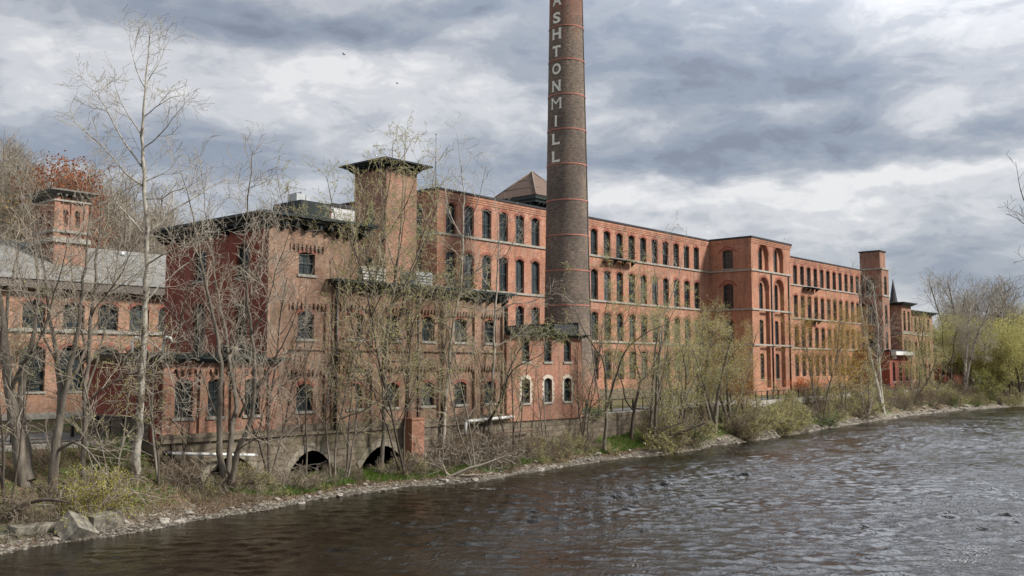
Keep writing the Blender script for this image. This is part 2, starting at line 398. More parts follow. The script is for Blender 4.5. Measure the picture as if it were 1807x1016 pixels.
class MB:
    """collects faces (world coordinates, metres) and makes ONE mesh"""
    def __init__(s): s.v = []; s.f = []; s.mi = []; s.cur = 0; s.sm = []; s.marks = []

    def mark(s): s.marks.append((len(s.v), len(s.f)))

    def face(s, pts, smooth=False):
        i = len(s.v); s.v += [tuple(p) for p in pts]; s.f.append(list(range(i, i + len(pts)))); s.mi.append(s.cur); s.sm.append(smooth)

    def box(s, x0, x1, y0, y1, z0, z1):
        s.mark()
        P = [(x, y, z) for z in (z0, z1) for y in (y0, y1) for x in (x0, x1)]; i = len(s.v); s.v += P
        for q in ((0, 2, 3, 1), (4, 5, 7, 6), (0, 1, 5, 4), (1, 3, 7, 5), (3, 2, 6, 7), (2, 0, 4, 6)):
            s.f.append([i + a for a in q]); s.mi.append(s.cur); s.sm.append(False)

    def hexa(s, P):
        s.mark()
        i = len(s.v); s.v += [tuple(p) for p in P]
        for q in ((0, 2, 3, 1), (4, 5, 7, 6), (0, 1, 5, 4), (1, 3, 7, 5), (3, 2, 6, 7), (2, 0, 4, 6)):
            s.f.append([i + a for a in q]); s.mi.append(s.cur); s.sm.append(False)

    def tube(s, pts, rad, k=6, cap=True):
        n = len(pts); rad = rad if hasattr(rad, '__len__') else [rad] * n; i0 = len(s.v)
        pts = [Vector(p) for p in pts]
        a = None
        for j, p in enumerate(pts):
            d = (pts[min(j + 1, n - 1)] - pts[max(j - 1, 0)]).normalized()
            if a is None: a = d.orthogonal().normalized()
            else:
                a = (a - d * a.dot(d)); a = a.normalized() if a.length > 1e-5 else d.orthogonal().normalized()
            b = d.cross(a)
            for q in range(k):
                t = 2 * math.pi * q / k; s.v.append(tuple(p + (a * math.cos(t) + b * math.sin(t)) * rad[j]))
        for j in range(n - 1):
            for q in range(k):
                u = i0 + j * k + q; w = i0 + j * k + (q + 1) % k
                s.f.append([u, w, w + k, u + k]); s.mi.append(s.cur); s.sm.append(True)
        if cap:
            s.f.append([i0 + q for q in range(k)][::-1]); s.mi.append(s.cur); s.sm.append(False)
            s.f.append([i0 + (n - 1) * k + q for q in range(k)]); s.mi.append(s.cur); s.sm.append(False)

    def mesh(s, name, mat, uv=True):
        me = bpy.data.meshes.new(name); me.from_pydata(s.v, [], s.f)
        for m in (mat if isinstance(mat, (list, tuple)) else [mat]): me.materials.append(m)
        if s.f:
            me.polygons.foreach_set('material_index', s.mi); me.polygons.foreach_set('use_smooth', s.sm)
        me.update()
        if uv and s.f: box_uv(me)
        return me

    def build_each(s, name, mat, parent=None):
        """every piece (box, bracket, arch) as a part of its own"""
        mk = s.marks + [(len(s.v), len(s.f))]
        for (v0, f0), (v1, f1) in zip(mk[:-1], mk[1:]):
            q = MB(); q.v = s.v[v0:v1]; q.f = [[i - v0 for i in f] for f in s.f[f0:f1]]; q.mi = s.mi[f0:f1]; q.sm = s.sm[f0:f1]
            if q.f: q.build(name, mat, parent)

    def build(s, name, mat, parent=None, **k):
        return link(name, s.mesh(name, mat), parent, **k)


def box_uv(me):
    nl = len(me.loops); li = np.empty(nl, np.int32); me.loops.foreach_get('vertex_index', li)
    co = np.empty(len(me.vertices) * 3); me.vertices.foreach_get('co', co); co = co.reshape(-1, 3)[li]
    nf = len(me.polygons); nr = np.empty(nf * 3); me.polygons.foreach_get('normal', nr); nr = np.abs(nr.reshape(-1, 3))
    tot = np.empty(nf, np.int32); me.polygons.foreach_get('loop_total', tot); nr = np.repeat(nr, tot, 0)
    horiz = nr[:, 2] > .8; xf = (~horiz) & (nr[:, 0] > nr[:, 1])
    uv = np.stack([co[:, 0], co[:, 2]], 1); uv[xf] = co[xf][:, [1, 2]]; uv[horiz] = co[horiz][:, [0, 1]]
    l = me.uv_layers.new(name='UVMap'); l.data.foreach_set('uv', uv.astype(np.float32).ravel())


def fastmesh(name, verts, quads, mat, smooth=False, uv=False):
    me = bpy.data.meshes.new(name); k = quads.shape[1]
    me.vertices.add(len(verts)); me.vertices.foreach_set('co', np.asarray(verts, np.float32).ravel())
    me.loops.add(quads.size); me.loops.foreach_set('vertex_index', quads.astype(np.int32).ravel())
    me.polygons.add(len(quads)); me.polygons.foreach_set('loop_start', np.arange(0, quads.size, k, dtype=np.int32))
    me.polygons.foreach_set('loop_total', np.full(len(quads), k, np.int32))
    if smooth: me.polygons.foreach_set('use_smooth', np.ones(len(quads), bool))
    me.materials.append(mat); me.update(calc_edges=True)
    if uv: box_uv(me)
    return me


# plane frames: (s, depth, z) -> world. 'Y' = wall facing -Y at y=c; 'X' = wall facing -X at x=c
def mapper(ax, c):
    return (lambda s, d, z: (s, c + d, z)) if ax == 'Y' else (lambda s, d, z: (c + d, s, z))


def arc_pts(s0, s1, zt, rise, n=8):
    """the underside of a segmental head whose crown is at zt"""
    if rise < .01: return [(s0, zt), (s1, zt)]
    out = []
    for i in range(n + 1):
        u = i / n * 2 - 1
        z = zt - rise + rise * math.sqrt(max(0, 1 - u * u)) if rise >= (s1 - s0) * .42 else zt - rise * u * u
        out.append((s0 + (s1 - s0) * (u + 1) / 2, z))
    return out


def wall(mb, ax, c, s0, s1, z0, z1, ops=(), rec=.25):
    """a wall face with real openings; ops = (s0,s1,z0,z1,rise)"""
    m = mapper(ax, c)
    rows = {}
    for o in ops: rows.setdefault((round(o[2], 2), round(o[3], 2)), []).append(o)
    ks = sorted(rows); bands = []; lo = z0
    for i, k in enumerate(ks):
        hi = z1 if i == len(ks) - 1 else (k[1] + ks[i + 1][0]) / 2
        bands.append((lo, hi, sorted(rows[k]))); lo = hi
    if not bands: bands = [(z0, z1, [])]
    for za, zb, os_ in bands:
        s = s0
        for (a, b, oz0, oz1, rise) in os_:
            if a > s: mb.face([m(s, 0, za), m(a, 0, za), m(a, 0, zb), m(s, 0, zb)])
            mb.face([m(a, 0, za), m(b, 0, za), m(b, 0, oz0), m(a, 0, oz0)])
            ar = arc_pts(a, b, oz1, rise)
            for (p, q) in zip(ar[:-1], ar[1:]):
                mb.face([m(p[0], 0, p[1]), m(q[0], 0, q[1]), m(q[0], 0, zb), m(p[0], 0, zb)])
                mb.face([m(p[0], 0, p[1]), m(q[0], 0, q[1]), m(q[0], rec, q[1]), m(p[0], rec, p[1])])
            mb.face([m(a, 0, oz0), m(b, 0, oz0), m(b, rec, oz0), m(a, rec, oz0)])
            mb.face([m(a, 0, oz0), m(a, rec, oz0), m(a, rec, ar[0][1]), m(a, 0, ar[0][1])])
            mb.face([m(b, 0, oz0), m(b, rec, oz0), m(b, rec, ar[-1][1]), m(b, 0, ar[-1][1])])
            s = b
        if s < s1: mb.face([m(s, 0, za), m(s1, 0, za), m(s1, 0, zb), m(s, 0, zb)])


WCACHE = {}


def window(parent, ax, c, o, rec=.25, cols=2, rows=4, pale=False, sill=True, hood=None):
    """window = frame (arched, with meeting rail and glazing bars) > pane, sill"""
    a, b, z0, z1, rise = o; w = b - a; h = z1 - z0
    key = (round(w, 2), round(h, 2), round(rise, 2), cols, rows, pale, sill)
    if key not in WCACHE:
        f = MB(); t = .07
        ar = arc_pts(-w / 2, w / 2, h, rise); ai = arc_pts(-w / 2 + t, w / 2 - t, h - t, rise * .95)
        for (p, q, p2, q2) in zip(ar[:-1], ar[1:], ai[:-1], ai[1:]):
            f.face([(p[0], 0, p[1]), (q[0], 0, q[1]), (q2[0], 0, q2[1]), (p2[0], 0, p2[1])])
            f.face([(p2[0], 0, p2[1]), (q2[0], 0, q2[1]), (q2[0], .08, q2[1]), (p2[0], .08, p2[1])])
        f.box(-w / 2, -w / 2 + t, 0, .08, t, ar[0][1]); f.box(w / 2 - t, w / 2, 0, .08, t, ar[0][1])
        f.box(-w / 2, w / 2, -.01, .08, 0, t)
        f.box(-w / 2 + t, w / 2 - t, .02, .07, h * .5 - .045, h * .5 + .045)
        top = h - t - rise * .1
        for i in range(1, cols):
            x = -w / 2 + w * i / cols; f.box(x - .02, x + .02, .035, .065, t, top - .02)
        for i in range(1, rows):
            if abs(i / rows - .5) < .05: continue
            z = h * i / rows
            if z < ar[0][1] - .02: f.box(-w / 2 + t, w / 2 - t, .04, .06, z - .017, z + .017)
        g = MB(); ag = arc_pts(-w / 2 + .03, w / 2 - .03, h - .03, rise)
        g.face([(-w / 2 + .03, .075, .03), (w / 2 - .03, .075, .03)] + [(x, .075, z) for x, z in ag[::-1]])
        sl = MB(); sl.box(-w / 2 - .1, w / 2 + .1, -rec - .08, .0, -.14, -.003)
        WCACHE[key] = (f.mesh('window', M_FRAMEL if pale else M_FRAME), g.mesh('pane', M_GLASS), sl.mesh('sill', M_TRIMSTONE))
    fm, gm, sm = WCACHE[key]
    mid = (a + b) / 2
    loc = (mid, c + rec - .05, z0) if ax == 'Y' else (c + rec - .05, mid, z0)
    base = parent.location
    fo = link('window', fm, parent, loc=tuple(Vector(loc) - base), rot=(0, 0, 0 if ax == 'Y' else -math.pi / 2))
    link('pane', gm, fo, loc=(0, 0, 0))
    if sill: link('sill', sm, fo, loc=(0, 0.05, 0))
    return fo


def hoods(mb, ax, c, ops, w=.28, proud=.035):
    """projecting brick arch over each opening"""
    m = mapper(ax, c)
    for (a, b, z0, z1, rise) in ops:
        mb.mark()
        lo = arc_pts(a - .02, b + .02, z1, rise); hi = arc_pts(a - .02 - w * .6, b + .02 + w * .6, z1 + w, rise + .05)
        for p, q, p2, q2 in zip(lo[:-1], lo[1:], hi[:-1], hi[1:]):
            mb.face([m(p[0], -proud, p[1]), m(q[0], -proud, q[1]), m(q2[0], -proud, q2[1]), m(p2[0], -proud, p2[1])])
            mb.face([m(p2[0], -proud, p2[1]), m(q2[0], -proud, q2[1]), m(q2[0], .0, q2[1]), m(p2[0], .0, p2[1])])
            mb.face([m(p[0], -proud, p[1]), m(q[0], -proud, q[1]), m(q[0], .0, q[1]), m(p[0], .0, p[1])])


def cornice(mb, x0, x1, y0, y1, z, over=.7, th=.4, steps=3):
    """stepped eaves box round a block; z = underside"""
    for i in range(steps):
        o = over * (i + 1) / steps
        mb.box(x0 - o, x1 + o, y0 - o, y1 + o, z + th * i / steps + .001 * i, z + th * (i + 1) / steps)


def brackets(mb, ax, c, s0, s1, z, step=.6, d=.45, h=.35, w=.14):
    m = mapper(ax, c); n = max(1, int((s1 - s0) / step))
    for i in range(n + 1):
        s = s0 + (s1 - s0) * i / n
        P = [m(s - w / 2, -d, z - h * .35), m(s + w / 2, -d, z - h * .35), m(s - w / 2, .02, z - h), m(s + w / 2, .02, z - h),
             m(s - w / 2, -d, z), m(s + w / 2, -d, z), m(s - w / 2, .02, z), m(s + w / 2, .02, z)]
        mb.hexa(P)


# ------------------------------------------------------------------ terrain
def interp(x, pts):
    xs, ys = zip(*pts); return float(np.interp(x, xs, ys))


SHORE = [(-60, 34), (0, 35.2), (14, 36), (20, 37), (26, 38), (31, 39.2), (36, 39.4), (41, 38.2), (48, 39.3), (55, 40.2), (64, 39.4), (72, 40.8), (83, 41.3), (96, 42.8),
         (110, 44.3), (128, 45.8), (147, 46.6), (161, 45.6), (180, 43.2), (230, 38), (400, 10), (900, -60)]
EDGE = [(-60, 44), (23, 44.8), (57, 43.0), (63, 43.2), (80, 45.0), (100, 47.2), (130, 50.5), (165, 52.5), (200, 54), (400, 40), (900, -30)]
ZW = -3.0


def height(x, y):
    sh = interp(x, SHORE) + .5 * math.sin(x * .9) * .5 + .35 * mnoise.noise(Vector((x * .5, 3, 0)))
    if y < sh:
        if y < -55: return ZW - 1.2 + min(4.5, (-55 - y) * .25)
        return ZW - min(1.2, .22 * (sh - y)) - .02
    b = mnoise.noise(Vector((x * .35, y * .35, 2))) * .25 + mnoise.noise(Vector((x * 1.1, y * 1.1, 5))) * .10
    ed = interp(x, EDGE)
    if y < ed:
        u = (y - sh) / max(.3, ed - sh)
        if 23.3 < x < 57: zf = -1.95
        elif 57 <= x < 82: zf = -1.9 + (x - 57) / 25 * 1.0
        elif x < 23.3: zf = -.05
        else: zf = -.6
        if x < 23.3: s = u * .45 + u * u * .55 if x < 15 else u ** 1.1
        else: s = u ** .8
        return ZW + (zf - ZW) * s + b * min(1, u * 2) * min(1, (1 - u) * 3 + .3)
    z = 0.0
    hd = max(0, y - 83)       # wooded hill behind the left end, falling away to the right
    z += min(17, hd * .50) * min(1, max(0, (100 - x) / 45))
    z += min(6, max(0, y - 100) * .12) * min(1, max(0, (x - 150) / 60))
    if y > 62: z += mnoise.noise(Vector((x * .03, y * .03, 0))) * min(1, (y - 62) / 30)
    return z


def ground_hit(px, py):
    r = ray(px, py); k = 20.0
    while k < 400:
        x, y, z = r[0] * k, r[1] * k, EYE + r[2] * k
        if y > 20 and z <= height(x, y): return Vector((x, y, height(x, y)))
        k += .1
    return Vector((r[0] * 60, r[1] * 60, 0))


def build_ground():
    xs = list(np.arange(-400, -10, 30.)) + list(np.arange(-10, 100, .6)) + list(np.arange(100, 200, 1.2)) + list(np.arange(200, 400, 8)) + [450, 550, 700, 1000, 1500, 2500, 4000]
    ys = [-3000, -1500, -600, -300, -150, -90, -75, -65, -55, -20, 0, 15, 25, 30, 33] + list(np.arange(35, 42.8, .45)) + [42.9, 43.1] + list(np.arange(43.5, 55, .8)) + [58, 62, 66, 72] + list(np.arange(80, 200, 8.)) + [240, 300, 400, 600, 1000, 1800, 3500]
    V = np.array([(x, y, height(x, y)) for y in ys for x in xs]); nx = len(xs); ny = len(ys)
    i = np.arange(nx * ny).reshape(ny, nx)
    Q = np.stack([i[:-1, :-1], i[:-1, 1:], i[1:, 1:], i[1:, :-1]], -1).reshape(-1, 4)
    link('ground', fastmesh('ground', V, Q, M_GROUND, smooth=True), kind='structure')
    # the river: real waves in the stretch near the camera, flat beyond
    xs = np.concatenate([np.arange(6, 62, .13), np.arange(62, 110, .22), np.arange(110, 262, .5)]); ys = np.arange(2, 49, .13)
    gx, gy = np.meshgrid(xs, ys); z = np.zeros_like(gx); rg = np.random.RandomState(4)
    for k in range(70):
        lam = .30 * (1.5 / .30) ** rg.rand(); th = rg.normal(.6, .6); q = 2 * np.pi / lam
        ph = rg.rand() * 6.28 + .9 * np.sin(gx * .21 + gy * .13 + k) + .7 * np.sin(gy * .33 - gx * .11 + k * 2)
        a = .0060 * lam ** .65
        z += a * np.sin(q * (gx * np.cos(th) + gy * np.sin(th)) + ph)
    z = z + 2 * np.sign(z) * z * z                          # sharper crests
    mod = .72 + .28 * np.sin(gx * .10 + gy * .23 + 1.2 * np.sin(gx * .07)) * np.sin(gy * .17 - gx * .05 + 2)
    mod *= np.clip((gx * .6 - gy * .55 + 24) / 26, .55, 1.25)
    shl = np.interp(xs, [p[0] for p in SHORE], [p[1] for p in SHORE])[None, :]
    mod *= np.clip((shl - gy) / 4, .15, 1)
    edge = np.minimum(np.clip((gx - 6) / 2, 0, 1), np.clip((262 - gx) / 8, 0, 1)) * np.clip((gy - 2) / 2, 0, 1)
    V = np.stack([gx, gy, ZW + z * mod * edge * 1.0 + .0 * gx], -1).reshape(-1, 3)
    ii = np.arange(gx.size).reshape(gx.shape); Q = np.stack([ii[:-1, :-1], ii[:-1, 1:], ii[1:, 1:], ii[1:, :-1]], -1).reshape(-1, 4)
    n0 = len(V); F4 = []; ex = []
    for (a, b, c, d) in ((-300, 6, -120, 70), (262, 1200, -120, 70), (6, 262, -120, 2), (6, 262, 48.9, 70)):
        k = n0 + len(ex); ex += [(a, c, ZW), (b, c, ZW), (b, d, ZW), (a, d, ZW)]; F4.append([k, k + 1, k + 2, k + 3])
    link('river_water', fastmesh('river_water', np.concatenate([V, np.array(ex, float)]), np.concatenate([Q, np.array(F4)]), M_WATER, smooth=True), kind='structure')
    # riverside path: asphalt strip following the bank
    p = MB(); X = [57.2] + list(range(60, 201, 5))
    for a, b in zip(X[:-1], X[1:]):
        ea, eb = interp(a, EDGE) + .5, interp(b, EDGE) + .5
        p.face([(a, ea, .03), (b, eb, .03), (b, eb + 3.2, .03), (a, ea + 3.2, .03)])
    p.face([(-30, 46.2, .03), (23.2, 46.2, .03), (23.2, 52.5, .03), (-30, 52.5, .03)])
    p.build('path', M_ASPH, kind='structure')
    k = MB()                                 # pale concrete edging of the path
    for a, b in zip(X[:-1], X[1:]):
        ea, eb = interp(a, EDGE), interp(b, EDGE)
        k.hexa([(a, ea - .1, -.5), (b, eb - .1, -.5), (a, ea + .45, -.5), (b, eb + .45, -.5), (a, ea - .1, .1), (b, eb - .1, .1), (a, ea + .45, .1), (b, eb + .45, .1)])
    k.box(-30, 23.2, 44.5, 45.0, -.45, .06)
    k.build('path_kerb', M_CONC, kind='structure')


build_ground()

# ------------------------------------------------------------------ buildings
YM = 63.4
SILLS = [15.78, 10.77, 6.25]
ROWS = [(16.0, 18.92, .3), (11.0, 14.42, .32), (6.5, 9.68, .32), (2.15, 5.4, .32)]


def mill_wing(name, x0, x1, centres, w, left_face=None, **k):
    e = empty(name, (x0, YM, 0), **k)
    ops = [(c - w / 2, c + w / 2, a, b, r) for c in centres for (a, b, r) in ROWS]
    mb = MB(); wall(mb, 'Y', YM, x0, x1, -.3, 19.95, ops, .28)
    if left_face: 
        lo = [(y - .75, y + .75, a, b, r) for y in left_face for (a, b, r) in ROWS[:3]]
        wall(mb, 'X', x0, YM, YM + 16, -.3, 19.95, lo, .28)
    mb.face([(x1, YM, -.3), (x1, YM + 16, -.3), (x1, YM + 16, 19.95), (x1, YM, 19.95)])
    mb.face([(x0, YM + 16, -.3), (x1, YM + 16, -.3), (x1, YM + 16, 19.95), (x0, YM + 16, 19.95)])
    mb.build('wall', BR['mill'], e)
    h = MB(); hoods(h, 'Y', YM, ops)
    if left_face: hoods(h, 'X', x0, lo)
    h.build_each('window_arch', M_REDDARK, e)
    r = MB(); r.box(x0 - .12, x1, YM - .12, YM + 16.1, 19.95, 20.15); r.build('roof', M_TAR, e)
    for z in SILLS:
        s = MB(); s.box(x0 - (.10 if left_face else 0), x1, YM - .14, YM + .0, z, z + .20)
        if left_face: s.box(x0 - .14, x0, YM - .14, YM + 16, z, z + .2)
        s.build_each('sill_course', M_TRIMSTONE, e)
    c = MB()                                # corbelled brick frieze under the coping
    for z, d in ((19.25, .05), (19.45, .09), (19.65, .13)): c.box(x0, x1, YM - d, YM - .001, z, z + .2)
    c.build('brick_frieze', BR['mill'], e)
    b = MB(); b.box(x0 - (.06 if left_face else 0), x1, YM - .06, YM, -.3, 1.1); b.build('stone_base', M_STONE, e)
    for o in ops: window(e, 'Y', YM, o, .28, 2, 4, sill=False)
    if left_face:
        for o in lo: window(e, 'X', x0, o, .28, 2, 4, sill=False)
    return e


c1 = [63.5 + 2.47 * i for i in range(6)] + [78.35, 80.9, 83.45] + [86.03 + 2.452 * i for i in range(10)] + [110.5, 113, 115.5]
m1 = mill_wing('mill_building', 61.7, 117.0, c1[:19], 1.32, left_face=(66.2, 69.4, 72.6),
               label='long four storey red brick mill behind the tall chimney, rows of arched windows', cat='mill building')
c2 = [136.9 + 2.395 * i for i in range(12)]
m2 = mill_wing('mill_building', 117.0, 163.4, c2, 1.38,
               label='far four storey brick mill wing beyond the projecting pavilion, close set narrow windows', cat='mill building')


def pole(x, y, z0, z1, label):
    m = MB(); m.tube([(x, y, z0), (x, y, z1)], [.06, .03], 6); m.tube([(x, y, z1), (x, y, z1 + .15)], [.09, .03], 6)
    p = m.build('flagpole', M_GALV); tag(p, label, 'pole')


pole(64.0, 66, 20.1, 25.9, 'thin bare flagpole on the mill roof left of the big chimney')
pole(139.0, 66, 20.1, 23.3, 'thin pole on the far mill roof just right of the pavilion')


def fire_balcony(x0, x1, z, y=YM, label=''):
    e = empty('fire_escape_balcony', (x0, y, z), label=label, cat='balcony')
    f = MB(); f.box(x0, x1, y - 1.0, y - .15, z - .12, z - .04)
    for i in range(4): f.hexa([(x0 + (x1 - x0) * i / 3 - .03, y - .9, z - .15), (x0 + (x1 - x0) * i / 3 + .03, y - .9, z - .15), (x0 + (x1 - x0) * i / 3 - .03, y - .15, z - .7), (x0 + (x1 - x0) * i / 3 + .03, y - .15, z - .7),
                               (x0 + (x1 - x0) * i / 3 - .03, y - .95, z - .12), (x0 + (x1 - x0) * i / 3 + .03, y - .95, z - .12), (x0 + (x1 - x0) * i / 3 - .03, y - .15, z - .12), (x0 + (x1 - x0) * i / 3 + .03, y - .15, z - .12)])
    f.build('platform', M_BLACK, e)
    r = MB()
    for zz in (.45, .95): r.tube([(x0, y - .15, z + zz), (x0, y - 1, z + zz), (x1, y - 1, z + zz), (x1, y - .15, z + zz)], .02, 4)
    n = int((x1 - x0) / .3)
    for i in range(n + 1): r.tube([(x0 + (x1 - x0) * i / n, y - 1, z - .05), (x0 + (x1 - x0) * i / n, y - 1, z + .95)], .012, 4)
    r.build('railing', M_BLACK, e)


fire_balcony(87.6, 93.0, 15.75, label='black iron fire escape balcony below the top windows beside the chimney')
fire_balcony(139.2, 143.6, 15.75, label='iron balcony under the top floor windows of the far mill wing')
fire_balcony(139.6, 144.0, 10.75, label='iron balcony under the third floor windows of the far mill wing')


def pavilion():
    Y = 57.5; X0, X1, Z = 111.5, 122.7, 20.1
    e = empty('mill_pavilion', (X0, Y, 0), label='projecting square brick pavilion with tall paired arch recesses, right of centre', cat='building')
    mb = MB(); wb = []
    bays = [(113.45, 116.3), (117.75, 120.6)]; rec = .45
    # front: arched recesses on the top floor, taller ones rising through the three floors below
    wall(mb, 'Y', Y, X0, X1, -.3, Z - .15, [(a, b, 16.0, 19.5, 1.42) for a, b in bays] + [(a, b, .9, 15.15, 1.42) for a, b in bays], rec)
    fr = [(16.1, 19.1, .25), (11.05, 14.5, .25), (6.45, 9.65, .2), (2.0, 5.3, .2)]
    ops = []
    for a, b in bays:
        c = (a + b) / 2 - .1
        ops += [(c - .62, c + .62, p, q, r) for p, q, r in fr]
    for a, b in bays:
        wall(mb, 'Y', Y + rec, a - .02, b + .02, 15.9, 19.6, [o for o in ops if o[2] > 15.9 and a < o[0] < b], .2)
        wall(mb, 'Y', Y + rec, a - .02, b + .02, .8, 15.2, [o for o in ops if o[2] < 15.9 and a < o[0] < b], .2)
    side = [(60.1, 61.55, 16.2, 18.62, .22), (60.1, 61.55, 11.0, 14.2, .25), (60.1, 61.55, 6.5, 9.6, .25), (60.1, 61.55, 2.1, 5.3, .25)]
    wall(mb, 'X', X0, Y, YM + .1, -.3, Z - .15, side, .25)
    mb.face([(X1, Y, -.3), (X1, YM + 4, -.3), (X1, YM + 4, Z - .15), (X1, Y, Z - .15)])
    mb.face([(X0, YM + 4, 19), (X1, YM + 4, 19), (X1, YM + 4, Z - .15), (X0, YM + 4, Z - .15)])
    mb.build('wall', BR['pav'], e)
    h = MB(); hoods(h, 'Y', Y, [(a, b, 16, 19.5, 1.42) for a, b in bays] + [(a, b, 1, 15.15, 1.42) for a, b in bays], .3)
    big = [(y0 - .45, y1 + .45, z0, z1 + .35, .75) for (y0, y1, z0, z1, r) in side[:2]]
    hoods(h, 'X', X0, big, .22); hoods(h, 'X', X0, side, .2, .02)
    h.build_each('window_arch', M_REDDARK, e)
    t = MB()
    for z in SILLS:
        t.box(X0 - .14, X1 + .1, Y - .14, Y, z, z + .22); t.box(X0 - .14, X0, Y, YM, z, z + .22)
    t.build_each('sill_course', M_TRIMSTONE, e)
    f = MB()
    for z, d in ((19.35, .06), (19.55, .11), (19.75, .16)):
        f.box(X0 - d, X1 + d, Y - d, Y - .001, z, z + .2); f.box(X0 - d, X0 - .001, Y, YM, z, z + .2)
    f.build('brick_frieze', BR['pav'], e)
    r = MB(); r.box(X0 - .22, X1 + .2, Y - .22, YM + 4, 19.96, 20.2); r.build('roof', M_TAR, e)
    for (a, b, z0, z1, r_) in ops: window(e, 'Y', Y + rec, (a, b, z0, z1, r_), .2, 2, 4)
    for o in side: window(e, 'X', X0, o, .25, 2, 4)
    for xx in (116.85, 121.9):
        d = MB(); d.tube([(xx, Y - .1, 0.2), (xx, Y - .1, 15.7)], .09, 6); d.build('downpipe', M_BLACK, e)


pavilion()


def pyramid_tower():
    x0, y0, a = 83.8, 70.0, 6.9; z = 22.7
    e = empty('pyramid_roof_tower', (x0, y0, 15), label='tower with brown pyramid roof and dark bracketed eaves behind the mill, left of the chimney', cat='tower')
    m = MB(); m.box(x0 + .8, x0 + a - .8, y0 + .8, y0 + a - .8, 15, z - .2); m.build('wall', M_GREEN, e)
    b = MB(); brackets(b, 'Y', y0 + .8, x0 + 1, x0 + a - 1, z - .15, .7, .6, .7); brackets(b, 'X', x0 + .8, y0 + 1, y0 + a - 1, z - .15, .7, .6, .7); b.build_each('eave_bracket', M_GREEN, e)
    c = MB(); c.box(x0 + .2, x0 + a - .2, y0 + .2, y0 + a - .2, z - .2, z + .15); c.box(x0, x0 + a, y0, y0 + a, z + .15, z + .6); c.build('cornice', M_GREEN, e)
    r = MB(); ap = (x0 + a / 2, y0 + a / 2, 26.9); P = [(x0 - .1, y0 - .1, z + .6), (x0 + a + .1, y0 - .1, z + .6), (x0 + a + .1, y0 + a + .1, z + .6), (x0 - .1, y0 + a + .1, z + .6)]
    for i in range(4): r.face([P[i], P[(i + 1) % 4], ap])
    ro = r.build('roof', M_BROWNROOF, e)
    hp = MB()
    for p in P[:4]: hp.tube([p, ap], .10, 5)
    for t in (.33, .66):
        q = [Vector(p).lerp(Vector(ap), t) for p in P]
        hp.tube([q[3], q[0], q[1]], .05, 4)
    hp.build('hip_ridge', plain('ridge_metal', (.22, .17, .14), .7), ro, loc=(0, 0, 0))


pyramid_tower()


